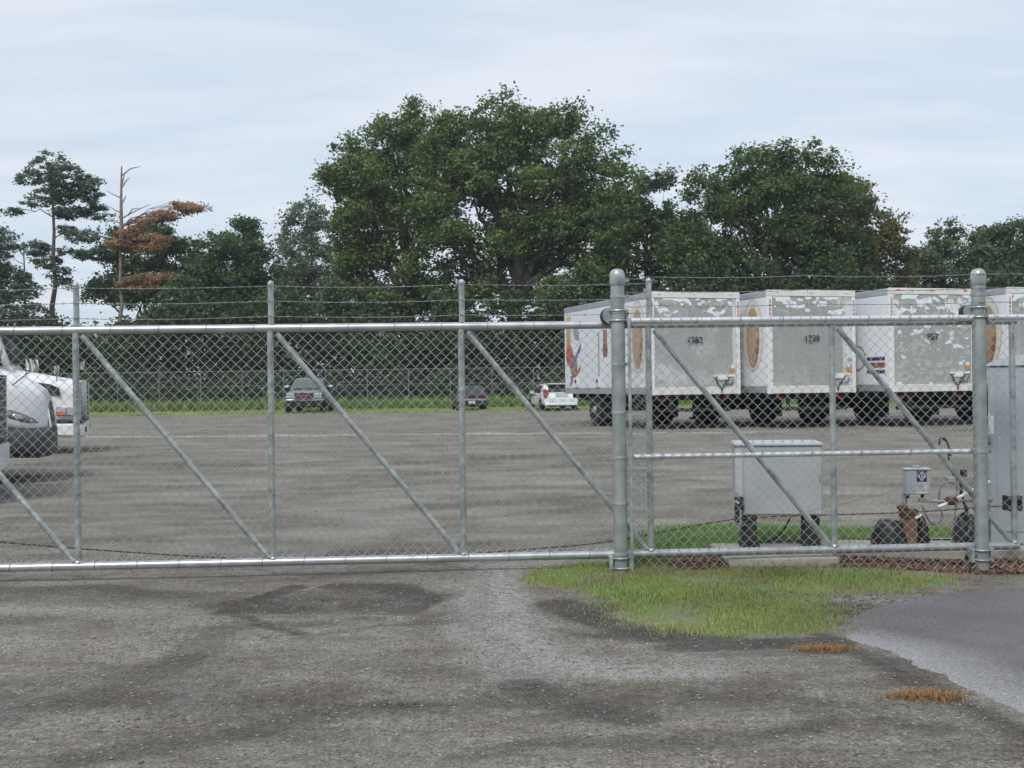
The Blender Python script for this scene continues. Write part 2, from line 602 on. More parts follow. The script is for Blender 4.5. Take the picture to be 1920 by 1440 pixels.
def ground_attrs(x, y):
    n1 = fbm(x * 2.3, y * 2.3, 41)
    n2 = fbm(x * 6, y * 6, 51)
    w = (n1 - .5) * .55 + (n2 - .5) * .3
    damp = np.zeros_like(x)
    for px, py, rx, ry, s in ((500, 1128, .42, .16, .8), (560, 1118, .30, .10, .7), (735, 1122, .36, .20, .72), (690, 1110, .45, .16, .5),
                              (800, 1115, .25, .15, .45), (530, 1165, .42, .10, .5), (200, 1120, .9, .35, .35), (740, 1316, .16, .045, .8),
                              (1010, 1310, .42, .13, .45), (1130, 1345, .35, .10, .35), (1120, 1145, .35, .14, .8), (1250, 1192, .5, .17, .85),
                              (1400, 1208, .5, .13, .85), (1510, 1205, .22, .10, .7), (130, 1300, .8, .4, .3), (1680, 1240, .12, .1, .7),
                              (1470, 1225, .5, .10, .5), (1640, 1150, .5, .30, .65), (1330, 1320, .6, .16, .3), (420, 1330, .5, .2, .3),
                              (1560, 1330, .7, .15, .3)):
        g = on_ground(px, py)
        q = ((x - g.x) / rx) ** 2 + ((y - g.y) / ry) ** 2
        damp = np.maximum(damp, s * sstep(1.35, .35, q + w * 1.6))
    def stroke(pts, wd, s, a, soft=.55):
        P = [on_ground(*p) for p in pts]
        dmin = np.full(x.shape, 9.0)
        for p, q in zip(P[:-1], P[1:]):
            vx, vy = q.x - p.x, q.y - p.y
            t = np.clip(((x - p.x) * vx + (y - p.y) * vy) / (vx * vx + vy * vy), 0, 1)
            dmin = np.minimum(dmin, np.hypot(x - p.x - t * vx, y - p.y - t * vy))
        return np.maximum(a, s * sstep(1.0, soft, dmin / wd + w * .9) * (.65 + .7 * n2))
    for pts, wd, s_ in (([(980, 1285), (1090, 1320), (1180, 1345)], .16, .75), ([(415, 1142), (470, 1125), (555, 1100)], .09, .95), ([(640, 1098), (730, 1100), (800, 1118), (760, 1135)], .17, .85),
                        ([(425, 1138), (480, 1162), (560, 1188)], .06, .9), ([(-60, 1112), (180, 1100), (330, 1118)], .17, .6), ([(-60, 1345), (160, 1315), (330, 1245), (420, 1180)], .16, .5),
                        ([(1045, 1138), (1125, 1168), (1230, 1192), (1390, 1206), (1560, 1205)], .17, .95), ([(1290, 1300), (1450, 1312), (1640, 1330)], .10, .55), ([(150, 1420), (430, 1380), (640, 1330), (800, 1322)], .14, .5),
                        ([(860, 1420), (1010, 1390), (1300, 1400)], .09, .4), ([(1380, 1395), (1600, 1345), (1760, 1370)], .10, .5), ([(560, 1195), (700, 1175), (860, 1165)], .06, .4),
                        ([(-300, 880), (200, 868), (420, 872)], .7, .5), ([(760, 868), (960, 858), (1130, 850)], .7, .55), ([(540, 1050), (700, 1035), (840, 1040)], .22, .45), ([(820, 950), (1000, 940), (1120, 948)], .4, .4)):
        damp = stroke(pts, wd, s_, damp)
    # ragged joint along the tarmac edge
    e = np.interp(y, [0, 3.0, 4.42, 5.13, 5.63, 6.11], [2.6, 2.17, 1.93, 1.80, 1.73, 1.64])
    damp = np.maximum(damp, .8 * sstep(.13, .02, np.abs(x - e + .03) + w * .1) * (y < 6.2) * (y > 0))
    pale = np.zeros_like(x)
    for px, py, rx, ry, s in ((930, 1170, .35, .5, .6), (1000, 1240, .5, .25, .6), (900, 1100, .35, .35, .5), (1180, 1262, .55, .12, .45),
                              (1480, 1255, .6, .1, .3), (560, 1210, .6, .12, .25), (1560, 1390, .5, .10, .3), (300, 1170, .35, .2, .3)):
        g = on_ground(px, py)
        q = ((x - g.x) / rx) ** 2 + ((y - g.y) / ry) ** 2
        pale = np.maximum(pale, s * sstep(1.4, .2, q + w * 1.5))
    for pts, wd, s_ in (([(930, 1060), (945, 1120), (960, 1180), (1040, 1240), (1160, 1262), (1330, 1262)], .26, .95), ([(880, 1100), (880, 1180), (960, 1270)], .2, .6), ([(230, 1240), (420, 1195), (520, 1205)], .15, .5),
                        ([(600, 1140), (700, 1150), (760, 1160)], .10, .5), ([(1500, 1280), (1640, 1262)], .10, .4), ([(-40, 1225), (120, 1200)], .12, .4), ([(600, 960), (760, 985), (640, 1010)], .5, .4)):
        pale = stroke(pts, wd, s_, pale, .1)
    green = inside(ISLAND, x + w * .35, y + w * .3) * (.55 + .3 * sstep(.4, .6, n1)) + inside(BACKSTRIP, x + w * .1, y) * .85
    green = np.minimum(green, 1)
    far = sstep(57.0, 58.6, y + (fbm(x * .4, y * .1, 61) - .5) * 3.0 + .02 * x)
    green = np.maximum(green, far * .97)
    green = np.maximum(green, .97 * sstep(-16, -20, y))
    return damp, pale, green


ground = quads_mesh('ground', gv, gf, ground_material())
tag(ground, 'grey brown gravel yard with damp patches and tyre tracks', kind='structure')
for nm, a in zip(('damp', 'pale', 'green'), ground_attrs(gv[:, 0], gv[:, 1])):
    at_ = ground.data.attributes.new(nm, 'FLOAT', 'POINT')
    at_.data.foreach_set('value', a.astype(np.float32))

# tarmac apron
rows = np.concatenate([np.arange(-3.0, 3.0, .15), np.arange(3.0, 8.02, .03)])
us = np.concatenate([np.linspace(0, .35, 12), np.linspace(.4, 1, 12) ** 2.2 * 1.0 + .0])
us = np.unique(np.concatenate([np.linspace(0, .12, 8), np.linspace(.15, 1, 14)]))
av, at1 = [], []
for y in rows:
    xl = float(edge_x(y))
    for u in us:
        x = xl + u * (14 - xl)
        av.append((x, y, float(gz(x, y)) + (.006 if u > 0 else -.01)))
        at1.append(x - xl + .6 * float(sstep(5.9, 6.6, y)))
nu = len(us)
af = [(r * nu + c, r * nu + c + 1, (r + 1) * nu + c + 1, (r + 1) * nu + c) for r in range(len(rows) - 1) for c in range(nu - 1)]
m = mat('tarmac', (.118, .115, .118), .88, 0, (.158, .155, .158), 1.3, detail=9, bump=.006, bscale=60, spec=.25)
N_, L_ = m.node_tree.nodes, m.node_tree.links
ramp_ = [n for n in N_ if n.type == 'VALTORGB'][0]
an = N_.new('ShaderNodeAttribute')
an.attribute_name = 'edge_distance'
mx_ = N_.new('ShaderNodeMix')
mx_.data_type = 'RGBA'
er = N_.new('ShaderNodeValToRGB')
er.color_ramp.elements[0].position, er.color_ramp.elements[0].color = .16, (.9, .9, .9, 1)
er.color_ramp.elements[1].position, er.color_ramp.elements[1].color = .62, (0, 0, 0, 1)
L_.new(an.outputs['Fac'], er.inputs[0])
L_.new(er.outputs[0], mx_.inputs[0])
L_.new(ramp_.outputs[0], mx_.inputs[6])
mx_.inputs[7].default_value = (.285, .282, .285, 1)
nz_ = N_.new('ShaderNodeTexNoise')
nz_.inputs['Scale'].default_value = 85
nz_.inputs['Detail'].default_value = 3
tc_ = N_.new('ShaderNodeTexCoord')
L_.new(tc_.outputs['Object'], nz_.inputs['Vector'])
sr = N_.new('ShaderNodeValToRGB')
sr.color_ramp.elements[0].position, sr.color_ramp.elements[0].color = .3, (.62, .62, .62, 1)
sr.color_ramp.elements[1].position, sr.color_ramp.elements[1].color = .7, (1.36, 1.36, 1.36, 1)
L_.new(nz_.outputs['Fac'], sr.inputs[0])
mm_ = N_.new('ShaderNodeMix')
mm_.data_type, mm_.blend_type = 'RGBA', 'MULTIPLY'
mm_.inputs[0].default_value = 1.0
L_.new(mx_.outputs[2], mm_.inputs[6])
L_.new(sr.outputs[0], mm_.inputs[7])
L_.new(mm_.outputs[2], N_['Principled BSDF'].inputs['Base Color'])
apron = quads_mesh('driveway', av, af, m)
tag(apron, 'grey tarmac driveway apron in front of the fence', kind='structure')
a_ = apron.data.attributes.new('edge_distance', 'FLOAT', 'POINT')
a_.data.foreach_set('value', np.array(at1, np.float32))

# pale edging line across the yard
mb = MB()
p0, p1 = on_ground(-300, 822), on_ground(1420, 812)
for k in range(46):
    a, b = p0.lerp(p1, k / 46), p0.lerp(p1, (k + .985) / 46)
    z = float(gz(a.x, a.y)) + random.uniform(-.008, .01)
    mb.box((a.x, a.y - .12, z - .05), (b.x, a.y - .02, z + .028 + random.uniform(-.02, .006)), .008)
tag(mb.build('kerb', M['kerb']), 'thin pale edging line running across the gravel yard', kind='structure')

# loose stones
def pebbles(name, n, xr, yr, s0, s1, m, label, mask=None):
    x = rng.uniform(*xr, n)
    y = yr[0] + (yr[1] - yr[0]) * rng.uniform(0, 1, n) ** 1.5
    if mask is not None:
        k = mask(x, y)
        x, y = x[k], y[k]
    n = len(x)
    s = rng.uniform(0, 1, n) ** 3 * (s1 - s0) + s0
    o = np.array([(1, 0, 0), (0, 1, 0), (-1, 0, 0), (0, -1, 0), (0, 0, .7), (0, 0, -.4)])
    V = o[None] * (s[:, None, None] * rng.uniform(.6, 1.3, (n, 6, 1)))
    a = rng.uniform(0, 6.28, n)
    ca, sa = np.cos(a)[:, None], np.sin(a)[:, None]
    V = np.stack([V[:, :, 0] * ca - V[:, :, 1] * sa, V[:, :, 0] * sa + V[:, :, 1] * ca, V[:, :, 2]], 2)
    V += np.stack([x, y, gz(x, y) + s * .25], 1)[:, None, :]
    fo = np.array([(0, 1, 4), (1, 2, 4), (2, 3, 4), (3, 0, 4), (1, 0, 5), (2, 1, 5), (3, 2, 5), (0, 3, 5)])
    Fq = (np.arange(n)[:, None, None] * 6 + fo[None]).reshape(-1, 3)
    ob = quads_mesh(name, V.reshape(-1, 3), Fq, m, smooth=False)
    return tag(ob, label, kind='stuff')


M['stone'] = leaf_mat('loose_stone', (.12, .115, .108), (.27, .255, .235), 0.0, (.5, .49, .47))
M['darkstone'] = leaf_mat('dark_stone', (.045, .045, .048), (.12, .118, .12), 0.0, (.36, .35, .33))
pebbles('stones', 420, (-4.6, 3.0), (3.4, 9.5), .005, .014, M['stone'], 'scattered larger stones on the yard entrance', lambda x, y: x < edge_x(y))
pebbles('gravel', 42000, (-4.6, 3.2), (3.3, 9.5), .0018, .0085, M['stone'], 'fine loose gravel scattered over the yard entrance',
        lambda x, y: x < edge_x(y) + .15)
gd = on_ground(1610, 1135)
pebbles('dark_gravel', 5200, (gd.x - .9, gd.x + 1.4), (gd.y - .9, gd.y + .9), .003, .011, M['darkstone'],
        'dark loose chippings spilled beside the grass patch',
        lambda x, y: (((x - gd.x) / .75) ** 2 + ((y - gd.y) / .45) ** 2 + (fbm(x * 4, y * 4, 3) - .5) * 1.6) < rng.uniform(0, 1.5, len(x)))


# ------------------------------------------------------------------ grass
def blades(name, pts, h0, h1, wd, m, label, parent=None, lean=.5):
    n = len(pts)
    h = rng.uniform(h0, h1, n) * rng.uniform(.6, 1, n)
    a = rng.uniform(0, 6.283, n)
    l = rng.uniform(.1, lean, n) * h
    d = np.stack([np.cos(a), np.sin(a), np.zeros(n)], 1)
    s = np.stack([-np.sin(a), np.cos(a), np.zeros(n)], 1) * (wd * rng.uniform(.6, 1.2, n))[:, None]
    up = np.array([0, 0, 1.0])
    b = np.asarray(pts)
    mid = b + d * (l * .35)[:, None] + up * (h * .6)[:, None]
    tip = b + d * l[:, None] * 1.2 + up * h[:, None]
    V = np.stack([b - s, b + s, mid + s * .8, mid - s * .8], 1)
    T = np.stack([mid - s * .8, mid + s * .8, tip + s * .12, tip - s * .12], 1)
    return tag(fast_mesh(name, np.concatenate([V, T], 1).reshape(-1, 3), 4, m, parent), label, kind='stuff')


def scatter(poly, n, seed, jitter=.08, thr=.3, freq=3.0):
    P = np.array(poly)
    x = rng.uniform(P[:, 0].min(), P[:, 0].max(), n)
    y = rng.uniform(P[:, 1].min(), P[:, 1].max(), n)
    k = inside(poly, x + rng.normal(0, jitter, n), y + rng.normal(0, jitter * .7, n)) & (fbm(x * freq, y * freq, seed) > thr + rng.uniform(-.12, .12, n))
    x, y = x[k], y[k]
    return np.stack([x, y, gz(x, y)], 1)


M['grass'] = leaf_mat('lawn_grass', (0.190, 0.264, 0.069), (0.450, 0.528, 0.194), .35, (0.698, 0.634, 0.410))
M['grass2'] = leaf_mat('long_grass', (0.117, 0.203, 0.054), (0.262, 0.391, 0.126), .35)
M['weed'] = leaf_mat('weed_leaf', (.12, .20, .055), (.27, .38, .115), .4)
M['strawgrass'] = leaf_mat('dead_orange_grass', (.28, .16, .07), (.46, .30, .14), .3)
M['straw'] = leaf_mat('dry_straw', (.20, .15, .085), (.38, .30, .18), .3)
blades('grass', scatter(ISLAND, 120000, 71, .15, .46, 3.2), .008, .038, .0021, M['grass'], 'short yellow green grass patch beside the gate post')
blades('grass', scatter(BACKSTRIP, 34000, 72, .04, .2), .03, .10, .003, M['grass2'], 'bright green grass strip behind the gate equipment')
blades('dry_grass', scatter(ISLAND, 34000, 74, .18, .45, 3.5), .008, .03, .002, M['straw'], 'dry straw mixed through the grass patch beside the gate post', lean=1.8)
blades('grass_tuft', scatter(ISLAND, 9000, 77, .14, .60, 1.6), .03, .075, .0026, M['grass2'], 'longer green tufts standing in the grass patch', lean=.9)
STRAW = px_poly([(1180, 1080), (1190, 1050), (1400, 1050), (1600, 1056), (1830, 1060), (1830, 1078), (1600, 1078), (1400, 1084)])
blades('dry_grass', scatter(STRAW, 5200, 73, .05, .42, 4), .02, .06, .002, M['straw'], 'thin dry straw lying along the fence foot', lean=1.6)
for (px, py, w, d, n, lb) in ((1545, 1218, .16, .075, 1500, 'small clump of dead orange grass nearest the green grass patch'),
                              (1735, 1309, .17, .075, 1500, 'wider clump of dead orange grass on the driveway edge')):
    g = on_ground(px, py)
    q = rng.normal(0, .5, (n, 2))
    pts = np.stack([g.x + q[:, 0] * w * .85, g.y + q[:, 1] * d * (.5 + vnoise(q[:, 0] * 3, q[:, 0] * 0, 4))], 1)
    blades('dead_grass', np.stack([pts[:, 0], pts[:, 1], gz(pts[:, 0], pts[:, 1])], 1), .01, .032, .002, M['strawgrass'], lb, lean=1.5)
# far lawn and weeds under the trees
n = 75000
x = rng.uniform(-36, 12, n)
y = 57.6 + rng.uniform(0, 1, n) ** 1.3 * 13
k = (y + (fbm(x * .4, y * .1, 61) - .5) * 3.0 + .02 * x) > 57.8
x, y = x[k], y[k]
blades('lawn_grass', np.stack([x, y, gz(x, y) - .01], 1), .04, .13, .02, M['grass'], 'mown grass strip between the yard and the woods', lean=.8)
n = 34000
x = rng.uniform(-38, 42, n)
y = 66.5 + rng.uniform(0, 1, n) * 6
blades('weeds', np.stack([x, y, gz(x, y) - .01], 1),  .3, .85, .05, M['weed'], 'tall green weeds along the foot of the woods', lean=.7)

# ------------------------------------------------------------------ sliding gate and fence (local x along the fence, y away from the viewer)
GO, GR = Vector((0, 8.398, 0)), math.atan(.061)
ZB, ZT = .105, 1.757
PITCH, U0 = 1.348, -.36


def chain_link(name, u0, u1, z0, z1, v, m, parent, D=.072, r=.0025, twist=True, label=None):
    """woven diamond fabric: every wire zigzags upward and hooks into its neighbours"""
    nw = int((u1 - u0) / (D / 2))
    nk = int((z1 - z0) / (D / 2)) + 1
    V, Fq = [], []
    off = 0
    for i in range(nw):
        pts = []
        for k in range(nk):
            left = (i + k) % 2 == 0
            u = u0 + (i + (0 if left else 1)) * D / 2 + (r * .6 if not left else -r * .6)
            wob = math.sin(u * 1.9 + k * .21) * .004 + math.sin(u * 5.3 - k * .37) * .0022
            pts.append((u + math.sin(k * .5 + i * .13) * .0012, v + (r if left else -r) + wob, z0 + k * D / 2 + random.uniform(-.0012, .0012)))
        if twist:
            u, vv, zz = pts[-1]
            pts.append((u + random.uniform(-.006, .006), vv, zz + .022))
        P = np.array(pts)
        n = len(P)
        ring = np.stack([P + (r, 0, 0), P + (0, r, 0), P - (r, 0, 0), P - (0, r, 0)], 1).reshape(-1, 3)
        V.append(ring)
        idx = np.arange(n - 1)[:, None] * 4 + off
        for q in range(4):
            Fq.append(np.concatenate([idx + q, idx + (q + 1) % 4, idx + 4 + (q + 1) % 4, idx + 4 + q], 1))
        off += n * 4
    o = quads_mesh(name, np.concatenate(V), np.concatenate(Fq), m, parent)
    return tag(o, label, kind='stuff')


def barbed(name, pts, m, parent, r=.0016):
    """two twisted strands with barbs"""
    mb = MB()
    tot = 0
    for a, b in zip(pts[:-1], pts[1:]):
        a, b = Vector(a), Vector(b)
        L = (b - a).length
        n = max(2, int(L / .03))
        for ph in (0, math.pi):
            q = []
            for k in range(n + 1):
                p = a.lerp(b, k / n)
                sag = -.012 * 4 * (k / n) * (1 - k / n)
                w = math.sin(p.x * 3.1 + p.z * 7) * .002
                q.append(p + Vector((0, math.cos(k * 1.7 + ph) * .0017, sag + w + math.sin(k * 1.7 + ph) * .0017)))
            mb.tube(q, r, 4)
        k = 0
        while k * .127 < L:
            p = a.lerp(b, k * .127 / L)
            t = k * .127 / L
            p = p + Vector((0, 0, -.012 * 4 * t * (1 - t) + math.sin(p.x * 3.1 + p.z * 7) * .002))
            for j in range(2):
                d = Vector((random.uniform(-.4, .4), random.uniform(-1, 1), random.uniform(-1, 1))).normalized() * .013
                mb.tube([p - d + Vector((j * .006, 0, 0)), p + d + Vector((j * .006, 0, 0))], .0011, 4)
            k += 1
    return mb.build(name, m, parent)


gate = thing('sliding_gate', 'galvanised sliding chain link gate with diagonal braces and barbed wire on top', 'gate', GO, GR)
ups = [U0 + PITCH * k for k in range(-5, 4)]
uL, uR = ups[0] - .1, ups[-1] + .03
MB().tube([(uL, 0, ZT), (uR, 0, ZT)], .0285, 16).build('top_rail', M['rail'], gate, True)
MB().tube([(uL, 0, ZB), (uR, 0, ZB)], .0295, 16).build('bottom_rail', M['rail'], gate, True)
for i, u in enumerate(ups):
    mb = MB().tube([(u, 0, ZB + .02), (u, 0, ZT - .02)], .0225, 14)
    mb.lathe([(.031, 0), (.027, .012), (.0232, .016)], 'z', (u, 0, ZB + .024), 14)
    mb.build('upright', M['galv'], gate, True)
    if u < 1.2:
        mb = MB().tube([(u + .008, 0, ZT + .02), (u + .008, 0, 2.075)], .0205, 14)
        mb.lathe([(.0215, 0), (.0225, .002), (.0225, .014), (.018, .026), (.009, .033), (.001, .035)], 'z', (u + .008, 0, 2.06), 14)
        mb.build('wire_extension', M['galv'], gate, True)
for u in ups[:-1]:
    MB().tube([(u + .045, 0, ZT - .04), (u + PITCH - .03, 0, ZB + .03)], .0205, 14).build('brace', M['galv'], gate, True)
chain_link('chain_link_fabric', uL, ups[6] - .01, ZB + .03, ZT - .02, -.028, M['wire'], gate, twist=False)
for z in (2.052, 1.945, 1.838):
    barbed('barbed_wire', [(uL, -.024, z)] + [(u, -.024, z) for u in ups[:7]], M['barb'], gate)
# clamp where the drive chain pulls the gate
MB().box((ups[-1] - .05, -.03, .36), (ups[-1] - .035, .08, .47)).box((ups[-1] + .035, -.03, .36), (ups[-1] + .05, .08, .47)) \
    .box((ups[-1] - .05, .03, .39), (ups[-1] + .05, .06, .43)).build('chain_clamp', M['black'], gate)


def gate_post(u, zbase, ztop, label, bands):
    """big round roller post in front of the gate"""
    v = -.135
    w = Matrix.Rotation(GR, 3, 'Z') @ Vector((u, v, 0)) + GO
    t = thing('gate_post', label, 'post', (w.x, w.y, zbase), GR, 'posts that guide the sliding gate')
    H = ztop - zbase
    MB().lathe([(.049, 0), (.049, H - .05)], 'z', (0, 0, -.0), 28).build('pipe', M['galv_post'], t, True)
    MB().lathe([(.0515, H - .12), (.054, H - .115), (.054, H - .045), (.050, H - .03), (.040, H - .012), (.024, H - .003), (.002, H)],
               'z', (0, 0, 0), 28).build('cap', M['galv'], t, True)
    for z in bands:
        z -= zbase
        mb = MB().lathe([(.0495, z - .011), (.0522, z - .010), (.0522, z + .010), (.0495, z + .011)], 'z', (0, 0, 0), 28)
        mb.box((.046, -.006, z - .011), (.083, .006, z + .011))
        mb.tube([(.072, -.016, z), (.072, .016, z)], .006, 6)
        mb.build('tension_band', M['galv'], t, True)
    # upper roller bracket: plate, two u-bolts, roller
    zr = ZT - zbase
    MB().box((.045, .0, zr - .03), (.078, .045, zr + .105), .004).build('roller_plate', M['galv_post'], t)
    for z in (zr + .022, zr + .092):
        q = [(-.064 + .0, .05, z)] + [(.056 * math.sin(a), -.056 * math.cos(a), z) for a in np.linspace(-1.45, 1.45, 15)] + [(.064, .05, z)]
        MB().tube(q, .0065, 8).build('u_bolt', M['galv'], t, True)
    MB().lathe([(.012, .02), (.052, .022), (.060, .030), (.060, .072), (.052, .080), (.012, .082)], 'y', (-.058, 0, zr + .055), 24) \
        .build('guide_roller', M['black'], t, True)
    MB().lathe([(.058, .004), (.061, .008), (.061, .018), (.058, .02)], 'y', (-.045, 0, zr + .057), 24).build('roller_guard', M['galv_post'], t, True)
    # lower roller bracket
    zl = -zbase
    for s in (-1, 1):
        MB().box((s * .056, -.02, zl + .008), (s * .083, .06, zl + .115), .004).build('foot_bracket', M['galv'], t)
    for z in (zl + .03, zl + .10):
        q = [(.058 * math.sin(a), -.058 * math.cos(a), z) for a in np.linspace(-1.5, 1.5, 15)]
        MB().tube(q, .006, 8).build('u_bolt', M['galv'], t, True)
    MB().lathe([(.012, .03), (.045, .032), (.045, .082), (.012, .084)], 'y', (-.045, 0, zl + .045), 20).build('foot_roller', M['black'], t, True)
    return t


gate_post(.748, -.012, 2.147, 'thick grey gate post with domed cap where the mesh fence begins', (2.06, 1.95, 1.84, 1.47, 1.13, .81, .49, .13))
gate_post(3.372, -.075, 2.13, 'thick grey gate post with domed cap beside the tall blue grey cabinet', (2.045, 1.94, .81))

fence = thing('chain_link_fence', 'fixed chain link fence panel with bright rails right of the gate opening', 'fence', GO, GR)
chain_link('chain_link_fabric', .835, 5.3, -.03, 1.795, -.165, M['wire'], fence)
MB().tube([(.84, -.14, 1.775), (3.33, -.14, 1.775)], .0225, 14).build('top_rail', M['brightrail'], fence, True)
MB().tube([(3.43, -.14, 1.775), (5.3, -.14, 1.775)], .0225, 14).build('top_rail', M['brightrail'], fence, True)
MB().tube([(.85, -.14, .812), (3.29, -.14, .812)], .0185, 14).build('middle_rail', M['brightrail'], fence, True)
MB().box((.812, -.172, -.03), (.834, -.160, 1.80), .003).build('tension_bar', M['galv'], fence)
for u in (.825, 3.325):
    MB().box((u - .02, -.155, .79), (u + .012, -.125, .834), .004).build('rail_cup', M['galv'], fence)
    MB().box((u - .02, -.155, 1.755), (u + .012, -.125, 1.80), .004).build('rail_cup', M['galv'], fence)
for z in (2.085, 1.985, 1.885):
    barbed('barbed_wire', [(.80, -.19, z - .008), (.95, -.19, z), (2.1, -.19, z - .004), (3.36, -.19, z), (5.3, -.19, z + .02)], M['barb'], fence)


def ties(parent, us_, z, v, r):
    mb = MB()
    for u in us_:
        mb.tube([(u + .004 * math.sin(a), v + (r + .003) * math.cos(a), z + (r + .003) * math.sin(a)) for a in np.linspace(0, 2 * math.pi, 11)], .0022, 5)
    tag(mb.build('wire_tie', M['barb'], parent, True), kind='stuff')


ties(gate, np.arange(uL + .2, ups[6], .29), ZB, 0, .0295)
ties(gate, np.arange(uL + .1, ups[6], .33), ZT, 0, .0285)
for u in ups[:7]:
    MB().lathe([(.0232, -.012), (.0262, -.010), (.0262, .010), (.0232, .012)], 'z', (u, 0, .62), 14).build('clamp_band', M['galv'], gate, True)
    MB().lathe([(.0232, -.012), (.0262, -.010), (.0262, .010), (.0232, .012)], 'z', (u, 0, 1.30), 14).build('clamp_band', M['galv'], gate, True)
ties(fence, np.arange(1.0, 5.2, .31), 1.775, -.14, .0225)
ties(fence, np.arange(1.05, 3.2, .36), .812, -.14, .0185)


def gl(u, v, z):
    w = Matrix.Rotation(GR, 3, 'Z') @ Vector((u, v, z)) + GO
    return w


# ------------------------------------------------------------------ gate machinery
# concrete pads
def pad(x0, x1, y0, y1, z0, z1, label):
    mb = MB().box((x0, y0, z0), (x1, y1, z1), .012)
    return tag(mb.build('concrete_pad', M['concrete']), label, 'slab')


pad(1.55, 2.36, 8.50, 9.32, -.05, .055, 'low concrete pad under the pale grey motor cabinet')
pad(2.44, 4.6, 8.92, 9.62, -.08, .035, 'low concrete pad under the rusty post and tall cabinet')


def chips(name, polys, n, m, label, s=(.008, .024), zoff=.02):
    V = []
    for poly in polys:
        pts = scatter(poly, n, 81, .03, .12, 5)
        k = len(pts)
        L, W = rng.uniform(*s, k), rng.uniform(.004, .010, k)
        a, t = rng.uniform(0, 6.28, k), rng.uniform(-.9, .9, k)
        d = np.stack([np.cos(a) * np.cos(t), np.sin(a) * np.cos(t), np.sin(t)], 1) * L[:, None]
        q = np.stack([-np.sin(a), np.cos(a), rng.uniform(-.5, .5, k)], 1) * W[:, None]
        P = pts + np.array([0, 0, 1]) * (rng.uniform(.0, 1, k) ** 1.5 * zoff * 2.2 + .004)[:, None]
        V.append(np.stack([P - d, P + q, P + d, P - q], 1).reshape(-1, 3))
    return tag(fast_mesh(name, np.concatenate(V), 4, m), label, kind='stuff')


MUL1 = px_poly([(1255, 1066), (1262, 1052), (1335, 1040), (1358, 1046), (1356, 1068)])
MUL2 = px_poly([(1560, 1062), (1560, 1036), (1930, 1030), (1930, 1062)])
MUL3 = px_poly([(1430, 1030), (1440, 1016), (1560, 1012), (1600, 1014), (1560, 1030)])
# a low bank of earth carries the mulch
mb = MB()
for poly, h in ((MUL1, .008), (MUL2, .010)):
    cx, cy = np.mean([p[0] for p in poly]), np.mean([p[1] for p in poly])
    n = 40
    ring0, ring1, ring2 = [], [], []
    for k in range(n):
        t = k / n * len(poly)
        a, b = poly[int(t) % len(poly)], poly[(int(t) + 1) % len(poly)]
        f = t - int(t)
        px_, py_ = a[0] * (1 - f) + b[0] * f, a[1] * (1 - f) + b[1] * f
        for rg, s, z in ((ring0, 1.04, -.03), (ring1, .96, h * .5), (ring2, .75, h)):
            X, Y = cx + (px_ - cx) * s, cy + (py_ - cy) * s
            rg.append((X, Y, float(gz(X, Y)) + z + random.uniform(-.006, .006)))
    mb.loft([ring0, ring1, ring2])
M['redearth'] = mat('red_earth', (.11, .058, .040), .95, 0, (.20, .11, .075), 14, detail=6, bump=.012, bscale=50)
tag(mb.build('mulch_bank', M['redearth'], None, True), 'red brown mulch bed along the foot of the fence', kind='structure')
chips('mulch', [MUL1, MUL2, MUL3], 13000, M['mulch'], 'loose red bark mulch around the concrete pads', zoff=.009)

# motor cabinet
D1 = 9.02
c0, c1 = at(1388, 968, D1), at(1546, 829, D1)
cab = thing('motor_cabinet', 'pale grey steel motor cabinet standing on two black legs', 'cabinet', ((c0.x + c1.x) / 2, D1 + .22, .055), R(-7))
w, zb, zt = (c1.x - c0.x) / 2, c0.z - .055, c1.z - .055
MB().box((-w, -.22, zb), (w, .22, zt - .02), .012).build('body', M['cabinet'], cab, True)
MB().box((-w - .008, -.232, zt - .03), (w + .008, .23, zt), .01).build('lid', M['lidgrey'], cab, True)
MB().box((-w + .065, -.228, zb + .012), (w - .008, -.221, zt - .035), .003).build('door', M['cabinet'], cab)
MB().box((-w - .002, -.229, zb + .02), (-w + .055, -.221, zt - .04), .003).build('hinge_strip', M['lidgrey'], cab)
for s, xx in ((-1, -w + .105), (1, w - .075)):
    MB().box((xx - .055, -.19, -.002), (xx + .055, .10, zb + .002), .008).box((xx - .075, -.21, -.002), (xx + .075, .14, .012)) \
        .build('leg', M['black'], cab)
lt = MB().box((-w - .012, -.27, zb - .05), (-w + .055, -.236, zb + .15), .006).build('chain_guide', M['black'], cab)
MB().tube([(-w - .012, -.285, zb + .12), (-w + .02, -.285, zb + .10)], .012, 8).tube([(-w + .03, -.285, zb + .05), (-w + .03, -.285, zb - .06)], .009, 8) \
    .tube([(-w + .006, -.285, zb + .15), (-w + .006, -.285, zb + .185)], .010, 8).build('chrome_pin', M['rail'], lt, True)
MB().box((w - .03, -.232, (zb + zt) / 2 - .03), (w - .014, -.224, (zb + zt) / 2 + .03), .003).build('latch', M['galv'], cab)

